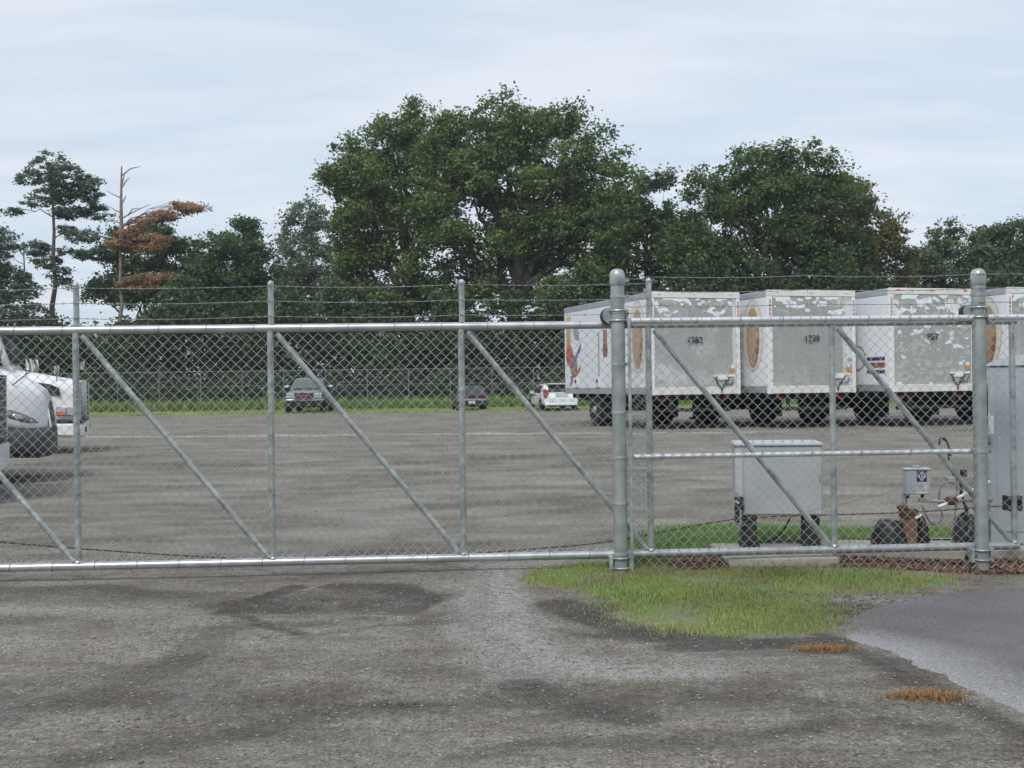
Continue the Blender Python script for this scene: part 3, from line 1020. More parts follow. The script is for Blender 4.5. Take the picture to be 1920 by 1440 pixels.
# drive chain, hangs from the gate's ends and passes the cabinet
cz = [(-6.9, .42), (-5.6, .40), (-4.1, .33), (-3.57, .265), (-3.0, .205), (-2.2, .135), (-1.5, .085), (-.9, .078), (-.36, .115), (.2, .145), (.68, .175), (1.2, .265), (1.52, .32),
      (1.75, .342), (2.35, .345), (3.0, .352), (3.66, .39)]
u_ = np.arange(cz[0][0], cz[-1][0], .021)
z_ = np.interp(u_, [a for a, b in cz], [b for a, b in cz])
z_ = np.convolve(np.pad(z_, 12, 'edge'), np.ones(25) / 25, 'valid')
mb = MB()
for k, (a, b) in enumerate(zip(u_, z_)):
    p = gl(a, .10, b)
    g_ = .006 if k % 2 else .004
    mb.box((p.x - .0125, p.y - g_, p.z - .004), (p.x + .0125, p.y + g_, p.z + .004))
    if k % 2 == 0:
        mb.box((p.x - .003, p.y - .012, p.z - .004), (p.x + .003, p.y + .012, p.z + .004))
tag(mb.build('drive_chain', M['chain']), 'rusty drive chain sagging behind the gate to the motor cabinet', 'chain')

# thin wire from the fence foot to the control box
a, b = at(1205, 1022, 8.66), at(1692, 916, 9.0)
q = [a.lerp(b, k / 12) + Vector((0, 0, -.02 * 4 * (k / 12) * (1 - k / 12))) for k in range(13)]
tag(MB().tube(q, .0025, 5).build('guide_wire', M['barb']), 'thin slack wire crossing in front of the motor cabinet', 'wire')

# control box on rusty post
D2 = 9.15
b0, b1 = at(1700, 928, D2), at(1745, 878, D2)
pb = on_ground(1703, 1022, .035)
pst = thing('rusty_post', 'stout rust stained square post carrying a small control box', 'post', (at(1704, 1000, D2 + .1).x, D2 + .1, .03))
zt = at(1704, 950, D2).z - .03
MB().box((-.055, -.05, -.0), (.055, .05, zt - .1), .006).build('shaft', M['rustpost'], pst)
MB().box((-.062, -.056, zt - .101), (.062, .056, zt - .03), .006).box((-.075, -.06, zt - .032), (-.02, .06, zt), .004) \
    .build('cap_plate', M['rust'], pst)
MB().tube([(-.03, 0, zt - .01), (-.03, 0, zt + .10)], .02, 10).build('conduit', M['galv'], pst, True)
bx = thing('control_box', 'small grey control box with a navy diamond sticker', 'control box', ((b0.x + b1.x) / 2, D2 + .05, b0.z), 0)
w, h = (b1.x - b0.x) / 2, b1.z - b0.z
MB().box((-w, -.05, 0), (w, .05, h - .01), .006).build('housing', M['enclosure'], bx, True)
MB().box((-w - .006, -.058, h - .012), (w + .006, .056, h), .003).build('lid', M['lidgrey'], bx)
MB().box((-.02, -.03, h), (.02, .03, h + .022), .004).build('conduit_cap', M['enclosure'], bx)
st = MB().box((-.014, -.0535, h - .105), (.062, -.0505, h - .018)).build('sticker', M['navy'], bx)
cx, cz_ = .024, h - .0615
dm = [(cx, cz_ + .038), (cx + .034, cz_), (cx, cz_ - .038), (cx - .034, cz_)]
di = [(cx + .018 * math.cos(a), cz_ + .020 * math.sin(a)) for a in np.linspace(0, 2 * math.pi, 20, endpoint=False)]
MB().prism(dm, -.056, -.0536).build('diamond', M['paper'], st)
MB().prism(di, -.0576, -.0562).build('disc', M['navy'], st)
MB().prism([(cx - .010, cz_ - .013), (cx - .004, cz_ + .012), (cx + .004, cz_ + .012), (cx + .010, cz_ - .013), (cx + .004, cz_ - .013),
            (cx, cz_ + .004), (cx - .004, cz_ - .013)], -.0592, -.0578).build('emblem', M['paper'], st)
lb = MB().box((-.018, -.0535, h - .168), (.062, -.0505, h - .108)).build('notice', M['paper'], bx)
mb = MB()
for k in range(5):
    mb.box((-.012, -.0545, h - .122 - k * .009), (.05 - (k % 2) * .012, -.0536, h - .1185 - k * .009))
mb.build('notice_lines', M['hose'], lb)
MB().box((-.024, -.0535, .008), (.066, -.0505, .028)).build('strip_label', M['paper'], bx)
for xx in (-.07, .045):
    MB().lathe([(.010, -.03), (.014, -.028), (.014, -.005), (.009, 0)], 'z', (xx, 0, 0), 10).build('cable_gland', M['black'], bx, True)


# black plastic covers
def lump(name, label, px, py, D, rx, ry, h, seed, m, cat):
    g = at(px, py, D)
    V, Fq, n, k = [], [], 28, 12
    for j in range(k + 1):
        t = j / k * math.pi / 2
        for i in range(n):
            a = 2 * math.pi * i / n
            q = 1 + (fbm(np.cos(a) * 1.6 + 5 + seed, np.sin(a) * 1.6 + t * 1.4 + seed, seed, 3) - .5) * .5
            V.append((g.x + rx * math.cos(t) ** .6 * math.cos(a) * q, g.y + ry * math.cos(t) ** .6 * math.sin(a) * q,
                      .03 + h * math.sin(t) * (.85 + .3 * float(vnoise(a * 1.2, seed + t, seed)))))
    for j in range(k):
        for i in range(n):
            Fq.append((j * n + i, j * n + (i + 1) % n, (j + 1) * n + (i + 1) % n, (j + 1) * n + i))
    return tag(quads_mesh(name, V, Fq, m), label, cat)


M['plastic'] = mat('black_plastic', (.014, .014, .016), .42, 0, (.028, .028, .03), 7, bump=.01, bscale=14)
lump('plastic_cover', 'large crumpled black plastic cover left of the rusty post', 1668, 1020, 9.2, .135, .13, .20, 3, M['plastic'], 'cover')
lump('plastic_cover', 'narrow black plastic cover right of the rusty post', 1729, 1020, 9.24, .052, .08, .22, 5, M['plastic'], 'cover')
lump('plastic_cover', 'dark plastic cover behind the gate post by tall cabinet', 1812, 1018, 9.3, .10, .12, .22, 8, M['plastic'], 'cover')

# pipework between the control box and the tall cabinet
pw = thing('pipework', 'grey and white pipes with looped conduit beside the right gate post', 'pipes', (at(1790, 1000, 9.25).x, 9.25, .03))
o = Vector(pw.location)


def pp(px, py, D=9.2):
    return at(px, py, D) - o


MB().tube([pp(1722, 938), pp(1780, 941), pp(1800, 938), pp(1862, 936)], .014, 10).build('main_pipe', M['galv_post'], pw, True)
MB().lathe([(.02, -.05), (.034, -.03), (.034, .03), (.02, .05)], 'x', pp(1784, 939), 14).build('pipe_coupling', M['rust'], pw, True)
MB().tube([pp(1758, 951, 9.1), pp(1776, 944, 9.1)], .013, 10).build('white_pipe', M['pvc'], pw, True)
MB().tube([pp(1795, 934, 9.1), pp(1856, 903, 9.16)], .012, 10).build('white_pipe', M['pvc'], pw, True)
MB().tube([pp(1717, 972, 9.05), pp(1728, 966, 9.05)], .010, 10).build('white_pipe', M['pvc'], pw, True)


def spline(pts, n=8):
    out = []
    P = [Vector(p) for p in pts]
    P = [P[0]] + P + [P[-1]]
    for i in range(1, len(P) - 2):
        for k in range(n):
            t = k / n
            a, b, c, d = P[i - 1], P[i], P[i + 1], P[i + 2]
            out.append(.5 * ((2 * b) + (c - a) * t + (2 * a - 5 * b + 4 * c - d) * t * t + (3 * b - a - 3 * c + d) * t ** 3))
    out.append(P[-2])
    return out


MB().tube(spline([pp(1790, 906), pp(1775, 905), pp(1764, 915), pp(1760, 935), pp(1764, 955), pp(1767, 970), pp(1757, 982), pp(1745, 980), pp(1736, 965),
                  pp(1730, 950)]), .0075, 8).build('looped_conduit', M['hose'], pw, True)
MB().tube(spline([pp(1782, 855), pp(1779, 838), pp(1772, 824), pp(1763, 823), pp(1761, 834)]), .009, 8).build('crook_pipe', M['black'], pw, True)
MB().tube([pp(1778, 850), pp(1780, 872), pp(1788, 892)], .0075, 8).build('riser_hose', M['black'], pw, True)
MB().box(pp(1779, 906), pp(1797, 894, 9.28), .004).build('junction_box', M['galv'], pw)
MB().tube(spline([pp(1793, 895), pp(1794, 930), pp(1790, 970), pp(1784, 1016)]), .006, 8).build('drop_hose', M['hose'], pw, True)
MB().tube([pp(1803, 880), pp(1802, 925), pp(1812, 955), pp(1812, 1010)], .013, 10).build('black_riser', M['black'], pw, True)
MB().lathe([(.01, -.02), (.022, -.015), (.022, .02), (.012, .035)], 'z', pp(1808, 889), 12).build('valve_knob', M['black'], pw, True)
MB().tube(spline([pp(1845, 1010), pp(1838, 985), pp(1848, 965), pp(1853, 985), pp(1850, 1008)]), .012, 8).build('low_loop', M['black'], pw, True)
# ground hoses behind the cabinet
for (nm, lb, pts, r, m) in (
        ('hose', 'long black hose lying along the grass behind the pads', [(1290, 1036), (1380, 1030), (1450, 1018), (1530, 1012), (1640, 1012), (1740, 1013), (1850, 1012)], .012, 'black'),
        ('cable', 'thin black cable drooping from the motor cabinet', [(1482, 970), (1470, 992), (1452, 1010), (1425, 1018)], .006, 'black')):
    q = []
    for x, y in pts:
        q.append(on_ground(x, y, .035) if nm == 'hose' else at(x, y, 9.35))
    tag(MB().tube(spline(q), r, 8).build(nm, M[m], None, True), lb, nm)

# tall cabinet at the right edge
D3 = 9.2
e0 = at(1856, 1005, D3)
te = at(1856, 686, D3)
enc = thing('tall_cabinet', 'tall blue grey steel cabinet with shallow arched top', 'cabinet', (e0.x, D3, e0.z - .06), R(-22))
H, W = te.z - e0.z + .06, .80
MB().box((.0, 0, .0), (W, .55, H), .012).box((.03, .03, -.001), (W - .03, .5, .05)).build('body', M['enclosure'], enc, True)
arc = [(-.012, H + .0005)] + [(-.012 + (W + .024) * t, H + .012 + .085 * math.sin(math.pi * t) ** .75) for t in np.linspace(0, 1, 17)] + [(W + .012, H + .0005)]
MB().prism(arc, -.015, .565).build('arched_lid', M['lidgrey'], enc, True)
MB().box((.06, -.008, .10), (W - .05, .001, H - .06), .003).build('door', M['enclosure'], enc)
MB().box((.008, -.004, H - .53), (.04, .0, H - .39)).build('label_plate', M['pvc'], enc)
for z in (H - .56, H - .60):
    MB().lathe([(.008, -.05), (.018, -.045), (.018, -.01), (.010, 0)], 'y', (.0, 0, z), 10).build('knob', M['hose'], enc, True)
MB().box((.0, -.006, H - .47), (.012, -.0, H - .36)).build('edge_trim', M['pvc'], enc)

# wisp of dry plant by the tall cabinet
g = at(1843, 960, 9.6)
pl = thing('dry_plant', 'wispy yellow dry plant beside the tall cabinet', 'plant', (g.x, g.y, float(gz(g.x, g.y))))
n = 90
pts = rng.normal(0, .03, (n, 3)) * (1, 1, 0)
b_ = blades('foliage', pts, .35, .62, .006, M['straw'], None, pl, lean=.35)
b_['kind'] = 'stuff'
MB().tube([(0, 0, -.02), (.01, 0, .3), (.0, .01, .45)], [.008, .006, .003], 6).build('stem', M['straw'], pl)

# ------------------------------------------------------------------ trailers (local y runs forward from the rear doors)
TH = R(17.2)
M['polish'] = mat('polished_aluminium', (.84, .85, .84), .07, .60, (.77, .78, .77), 2.5, rvar=.02)
M['tside'] = mat('white_trailer_skin', (.70, .73, .77), .32, 0, (.76, .78, .81), 1.2)
M['tframe'] = mat('cream_white_frame', (.66, .65, .60), .5, 0, (.76, .76, .74), 2.5, detail=8)
M['trail'] = mat('aluminium_trim', (.42, .44, .46), .4, .6, (.50, .52, .54), 3)
M['sill'] = mat('dusty_aluminium_sill', (.34, .35, .37), .5, .4, (.42, .43, .45), 3)
M['red'] = mat('red_print', (.40, .085, .07), .5)
M['rustred'] = mat('rust_red_print', (.26, .10, .06), .5, 0, (.17, .06, .04), 3)
M['tan'] = mat('tan_print', (.36, .25, .16), .5, 0, (.46, .34, .23), 2.5)
M['portrait'] = mat('rust_and_tan_print', (.25, .10, .06), .5, 0, (.42, .30, .20), 1.6, detail=5, lo=.44, hi=.54)
M['creamprint'] = mat('cream_print', (.66, .63, .52), .5)
M['blueprint'] = mat('blue_print', (.08, .16, .40), .5)
M['yellowprint'] = mat('yellow_print', (.52, .44, .20), .5)
M['brownprint'] = mat('brown_print', (.25, .13, .07), .5, 0, (.34, .2, .11), 4)
M['orange'] = mat('orange_sticker', (.60, .25, .04), .5)
M['amber'] = mat('amber_lens', (.65, .14, .04), .3)
M['redlens'] = mat('red_lens', (.24, .02, .02), .25, coat=.4)
M['dimred'] = mat('dull_red_lens', (.10, .018, .02), .35)
M['rim'] = mat('wheel_rim', (.45, .46, .47), .4, .5, (.36, .36, .37), 5)
TW, TL, TZ0, TZ1 = 2.78, 6.9, 1.0, 3.83


def tyre_mesh(mb, x, y, z, r, w, axis='x'):
    pr = [(r * .58, -w / 2 + .02), (r * .72, -w / 2), (r * .93, -w / 2 + .01), (r, -w / 2 + .05), (r, w / 2 - .05), (r * .93, w / 2 - .01), (r * .72, w / 2),
          (r * .58, w / 2 - .02)]
    mb.lathe(pr, axis, (x, y, z), 26)


def door_panel(x0, x1, z0, z1, seed, amp):
    """thin buckled sheet: real dents that catch the sky"""
    nx_, nz_ = 44, 80
    X = np.linspace(x0, x1, nx_)
    Z = np.linspace(z0, z1, nz_)
    xx, zz = np.meshgrid(X, Z)
    t = (zz - z0) / (z1 - z0)
    env = .10 + 1.7 * sstep(.72, 1.0, t) + .3 * sstep(.10, .0, t)
    if amp > 1.3:
        env = .55 + .5 * sstep(.5, 1, t)
    edge = np.minimum(np.minimum(xx - x0, x1 - xx) / .08, np.minimum(zz - z0, z1 - zz) / .08).clip(0, 1)
    d = (fbm(xx * 2.6 + seed * 7, zz * 2.4 + seed, seed, 3) - .5) * .030 + (fbm(xx * 6.5, zz * 5.5 + seed * 3, seed + 9, 2) - .5) * .011
    yy = -.012 - d * env * edge * amp
    V = np.stack([xx.ravel(), yy.ravel(), zz.ravel()], 1)
    i = (np.arange(nz_ - 1)[:, None] * nx_ + np.arange(nx_ - 1)[None]).ravel()
    return V, np.stack([i, i + 1, i + nx_ + 1, i + nx_], 1)


def oval(mb, y, z, ry, rz, x0, x1, n=36):
    mb.prism([(y + ry * math.cos(a), z + rz * math.sin(a)) for a in np.linspace(0, 2 * math.pi, n, endpoint=False)], x0, x1, 'x')
    return mb


def trailer(cx, cy, num, label, seed, amp, art):
    t = thing('box_trailer', label, 'trailer', (cx, cy, 0), TH, 'white box trailers parked side by side')
    w = TW / 2
    # box: side skins made of upright panels, roof, floor, front
    npan = 12
    for s in (-1, 1):
        for k in range(npan):
            y0, y1 = .06 + k * (TL - .06) / npan, .06 + (k + 1) * (TL - .06) / npan - .012
            MB().box((s * (w - .03), y0, TZ0 + .19), (s * w, y1, TZ1 - .18), .004).build('side_panel', M['tside'], t)
        MB().box((s * (w - .035), .05, TZ0 + .0), (s * (w + .004), TL, TZ0 + .188), .006).build('bottom_rail', M['sill'], t)
        MB().box((s * (w - .035), .05, TZ1 - .178), (s * (w + .006), TL, TZ1), .012).build('top_rail', M['trail'], t)
        MB().box((s * (w - .055), .06, TZ0 + .02), (s * (w - .031), TL - .02, TZ1 - .02)).build('inner_wall', M['tside'], t)
        mb = MB()
        for k in range(34):
            mb.box((s * (w + .003), .15 + k * .2, TZ0 + .162), (s * (w + .009), .17 + k * .2, TZ0 + .178))
        tag(mb.build('rail_rivet', M['rust'], t), kind='stuff')
    MB().box((-w + .06, .05, TZ1 - .02), (w - .06, TL - .01, TZ1 + .012), .006).build('roof', M['trail'], t)
    MB().box((-w + .05, TL - .05, TZ0), (w - .05, TL - .012, TZ1 - .02)).build('front_wall', M['tside'], t)
    MB().box((-w + .06, .06, TZ0 + .01), (w - .06, TL - .06, TZ0 + .08)).build('floor', M['under'], t)
    # rear frame
    MB().box((-w - .004, -.03, TZ0 - .03), (-w + .15, .05, TZ1 - .16), .008).build('corner_post', M['white'], t)
    MB().box((w - .11, -.03, TZ0 - .03), (w + .004, .05, TZ1 - .16), .008).build('corner_post', M['white'], t)
    MB().box((-w - .006, -.034, TZ1 - .158), (w + .006, .05, TZ1 + .015), .012).build('header', M['tframe'], t)
    MB().box((-w + .152, -.026, TZ0 - .02), (w - .112, .05, TZ0 + .19), .008).build('rear_sill', M['tframe'], t)
    xl, xr = -w + .158, w - .118
    xm = (xl + xr) / 2
    z0, z1 = TZ0 + .195, TZ1 - .163
    for k, (a, b) in enumerate(((xl, xm - .006), (xm + .006, xr))):
        V, Q = door_panel(a, b, z0, z1, seed * 10 + k, amp)
        d = quads_mesh('door', V, Q, M['polish'], t)
        MB().box((a, .0, z0), (b, .03, z1)).build('door_core', M['tframe'], d)
        rv = MB()
        for c in range(3):
            xx = a + (c + .55) * (b - a) / 3.1
            for j in range(28):
                zz = z0 + .05 + j * .084
                rv.lathe([(.017, 0), (.013, -.010), (.003, -.014)], 'y', (xx + random.uniform(-.004, .004), -.015, zz), 6, cap=False)
        tag(rv.build('rivet_column', M['polish'], d, True), kind='stuff')
    # door furniture
    MB().box((w - .82, -.045, z0 + .27), (w - .18, -.02, z0 + .33), .004).box((w - .70, -.05, z0 + .18), (w - .40, -.024, z0 + .28), .01) \
        .build('latch_bracket', M['white'], t)
    MB().tube([(w - .80, -.05, z0 + .27), (w - .72, -.055, z0 + .08), (w - .60, -.055, z0 - .06), (w - .50, -.055, z0 + .08), (w - .36, -.05, z0 + .24)], .018, 8) \
        .tube([(w - .60, -.055, z0 - .06), (w - .60, -.05, z0 - .16)], .022, 8).tube([(w - .5, -.055, z0 + .06), (w - .3, -.055, z0 + .06), (w - .22, -.05, z0 + .2)], .015, 8) \
        .build('latch_strap', M['black'], t, True)
    MB().box((w - .32, -.03, z0 + .38), (w - .16, -.022, z0 + .50), .002).build('warning_sticker', M['orange'], t)
    MB().box((w - .29, -.03, z0 + .505), (w - .20, -.022, z0 + .59), .002).build('number_sticker', M['white'], t)
    if num:
        text('fleet_number', num, .25, M['ink'], t, (-.02, -.042 - .01 * amp, TZ0 + 1.49), (math.pi / 2, 0, 0), .004)
    for xx, n_ in ((-w + .075, 5), (w - .055, 6)):
        for j, ch in enumerate('20008E'[:n_]):
            text('post_figure', ch, .12, M['red'] if j < n_ - 1 else M['ink'], t, (xx, -.0335, TZ1 - .30 - j * .115), (math.pi / 2, 0, 0), .002)
    for xx in (-w + .3, 0, w - .3):
        MB().box((xx - .06, -.046, TZ1 - .06), (xx + .06, -.035, TZ1 - .02), .004).build('marker_lamp', M['amber'] if art == 'stripes' else M['tframe'], t)
    # undercarriage
    MB().box((-.95, .12, .78), (-.82, TL - .2, 1.005)).box((.82, .12, .78), (.95, TL - .2, 1.005)).build('chassis_beam', M['under'], t)
    cm = MB()
    for k in range(14):
        cm.box((-w + .08, .2 + k * .47, .86), (w - .08, .27 + k * .47, 1.0))
    cm.build('cross_member', M['under'], t)
    ya = 4.55
    MB().box((-.75, ya - .9, .62), (.75, ya + .9, .78)).box((-1.0, ya - .08, .44), (1.0, ya + .08, .60)).build('bogie', M['under'], t)
    MB().box((-1.12, .03, .50), (1.12, .12, .60)).box((-.78, .04, .58), (-.68, .10, 1.0)).box((.68, .04, .58), (.78, .10, 1.0)).build('rear_bumper', M['under'], t)
    for s in (-1, 1):
        for xx in (1.145, .855):
            mb = MB()
            tyre_mesh(mb, s * xx, ya, .50, .50, .26)
            ty = mb.build('tyre', M['tyre'], t, True)
            ex = .05 if xx > 1 else -.02
            MB().lathe([(.285, -.04), (.285, .04), (.20, .02), (.12, .06), (.10, .10), (.01, .11)] if s > 0 else
                       [(.285, .04), (.285, -.04), (.20, -.02), (.12, -.06), (.10, -.10), (.01, -.11)], 'x', (s * (xx + ex), ya, .50), 22).build('rim', M['rim'], ty, True)
        MB().box((s * .74, ya - .72, .22), (s * 1.26, ya - .70, .95)).build('mud_flap', M['black'], t)
        MB().box((s * .70 - .06, 1.4, .30), (s * .70 + .06, 1.52, .9)).box((s * .70 - .14, 1.34, .24), (s * .70 + .14, 1.58, .30)).build('support_leg', M['under'], t)
    for s in (-1, 1):
        MB().box((s * .95 - .09, .02, .80), (s * .95 + .09, .05, .90), .008).build('tail_lamp', M['redlens'], t).location.y = .06
    # printing on the left side
    x0, x1 = -w - .001, -w - .006
    if art in ('oval', 'full'):
        oval(MB(), .82, 2.62, .60, 1.02, -w - .0005, -w - .003).build('emblem_rim', M['trail'], t)
        e_ = oval(MB(), .82, 2.62, .575, .99, -w - .0032, -w - .005).build('emblem_field', M['creamprint'], t)
        oval(MB(), .81, 2.55, .37, .86, -w - .0052, -w - .007).build('emblem_patch', M['portrait'], e_)
    if art == 'full':
        MB().prism([(6.72, 3.52), (6.25, 3.52), (6.25, 2.55), (6.6, 2.15), (6.72, 2.2)], x0, x1, 'x').build('printed_patch', M['yellowprint'], t)
        MB().prism([(6.55, 3.3), (6.42, 2.6), (6.62, 2.55)], x1, x1 - .002, 'x').build('printed_patch', M['brownprint'], t)
        oval(MB(), 6.42, 2.25, .33, .33, x1 - .0005, x1 - .004).build('printed_patch', M['red'], t)
        oval(MB(), 6.05, 1.92, .34, .34, x1, x1 - .0035).build('printed_patch', M['brownprint'], t)
        MB().prism([(6.0, 3.35), (5.55, 3.0), (5.5, 2.7), (5.9, 2.75), (6.05, 2.95)], x0, x1, 'x').build('printed_patch', M['trail'], t)
        MB().prism([(6.2, 1.95), (5.35, 2.62), (5.35, 2.45), (6.2, 1.78)], x1 - .004, x1 - .006, 'x').build('printed_stripe', M['blueprint'], t)
        MB().prism([(6.35, 1.55), (5.75, 1.85), (5.75, 1.62), (6.35, 1.3)], x0, x1, 'x').build('printed_stripe', M['blueprint'], t)
        MB().prism([(6.4, 1.33), (5.4, 1.92), (5.4, 1.8), (6.4, 1.22)], x1 - .001, x1 - .003, 'x').build('printed_stripe', M['red'], t)
        MB().box((x0, 3.12, 2.12), (x1, 3.42, 2.95)).build('printed_patch', M['brownprint'], t)
        oval(MB(), 3.28, 2.34, .2, .22, x1 - .0005, x1 - .003).build('printed_patch', M['rustred'], t)
        for yy in (3.75, 1.75):
            MB().box((-w - .03, yy, 1.3), (-w - .001, yy + .05, 2.9), .004).build('side_post', M['trail'], t)
        for yy in (5.6, 3.7, 1.95):
            hw = MB().box((-w - .035, yy, 1.2), (-w - .002, yy + .42, 1.52), .006).build('vent_plate', M['white'], t)
            MB().box((-w - .038, yy + .14, 1.34), (-w - .0355, yy + .28, 1.45)).build('vent_hole', M['black'], hw)
    if art == 'stripes':
        for zz, mm in ((1.86, 'navy'), (1.66, 'rustred'), (1.50, 'navy')):
            for yy in (.2, 2.0):
                MB().box((x0, yy, zz), (x1, yy + .85, zz + .10 if mm == 'navy' else zz + .15)).build('printed_stripe', M[mm], t)
        rg = []
        for k in range(33):
            a = 2 * math.pi * k / 32
            rg.append((-w - .006, 1.5 + .36 * math.cos(a), 1.95 + .34 * math.sin(a)))
        MB().tube(rg, .012, 6).build('printed_ring', M['ink'], t)
    if art in ('stripes', 'oval'):
        pnl = MB().box((-w - .03, 2.0 if art == 'oval' else 2.4, 1.35), (-w - .002, 2.9, 2.25), .006).build('side_box', M['sill'], t)
        MB().box((-w - .036, 2.1 if art == 'oval' else 2.5, 2.2), (-w - .0305, 2.85, 2.24)).build('box_trim', M['ink'], pnl)
    return t


# rear-left corners in the yard
tl = [(at(1217, 720, 32.4).x + .02, 32.4), (at(1440, 720, 32.35).x, 32.35), (at(1668, 720, 32.2).x, 32.2), (at(1890, 720, 32.5).x, 32.5)]
specs = [('1282', 'white box trailer numbered 1282 with printed side, nearest the open yard', 1, 1.0, 'full'),
         ('1239', 'white box trailer numbered 1239, second from the left of the row', 2, 1.0, 'oval'),
         ('957', 'white box trailer numbered 957 with badly dented shiny doors', 3, 1.9, 'stripes'),
         (None, 'white box trailer half hidden behind the tall blue grey cabinet', 4, 1.0, 'oval')]
for (lx, ly), (num, lb, sd_, am, art) in zip(tl, specs):
    cxy = Vector((lx, ly)) + Vector((math.cos(TH), math.sin(TH))) * (TW / 2)
    trailer(cxy.x, cxy.y, num, lb, sd_, am, art)

# ------------------------------------------------------------------ semi tractors (local x forward from the front centre, y to the left)
M['truckwhite'] = mat('white_truck_paint', (.78, .80, .81), .3, 0, (.82, .83, .83), 1.5, coat=.15)
M['chrome'] = mat('chrome', (.72, .73, .74), .12, 1.0)
M['glass'] = mat('dark_glass', (.035, .045, .045), .08, 0, (.06, .07, .07), 1.5)
M['bumper'] = mat('grey_plastic', (.040, .044, .050), .55, 0, (.058, .062, .068), 3)
M['lens'] = mat('headlamp_lens', (.62, .64, .66), .12, .2, (.42, .44, .46), 9)
M['lampgrey'] = mat('dark_lamp_housing', (.16, .17, .18), .25, .2)
M['grille'] = mat('grille_mesh', (.045, .045, .055), .5, .3, (.10, .10, .12), 60)


def ring_sec(x, hw, zb, zt, n=20, e=3.4, crown=1.0):
    """rounded body section in the y-z plane"""
    out = []
    zc, hz = (zb + zt) / 2, (zt - zb) / 2
    for i in range(n):
        a = 2 * math.pi * (i + .5) / n
        c, s = math.cos(a), math.sin(a)
        out.append((x, hw * math.copysign(abs(c) ** (2 / e), c), zc + hz * math.copysign(abs(s) ** (2 / e), s)))
    return out


def hood_sec(x, hw, zb, zt, n=32, e=3.4, e2=11.0):
    out = []
    zc, hz = (zb + zt) / 2, (zt - zb) / 2
    for i in range(n):
        a = 2 * math.pi * (i + .5) / n
        c, s = math.cos(a), math.sin(a)
        q = e if s > 0 else e2
        out.append((x, hw * math.copysign(abs(c) ** (2 / q), c), zc + hz * math.copysign(abs(s) ** (2 / q), s)))
    return out


def wheel(parent, x, y, r, w, s):
    mb = MB()
    tyre_mesh(mb, x, y, r, r, w, 'y')
    ty = mb.build('tyre', M['tyre'], parent, True)
    pr = [(r * .58, s * -.03), (r * .56, s * w * .35), (r * .40, s * w * .2), (r * .22, s * w * .42), (.01, s * w * .44)]
    MB().lathe(pr, 'y', (x, y, r), 22).build('rim', M['rim'], ty, True)


def hood_mirror(t, foot, head, lean):
    f, h = Vector(foot), Vector(head)
    mr = MB().tube([f, f + Vector((.0, 0, .02)), h], .010, 8).lathe([(.05, -.012), (.035, .018), (.012, .025)], 'z', f, 12).build('hood_mirror_arm', M['hose'], t, True)
    MB().tube([h + Vector((0, 0, -.06)), h + Vector((.01, 0, .0)), h + Vector((.0, 0, .12))], [.045, .055, .05], 12).build('mirror_head', M['chrome'], mr, True)


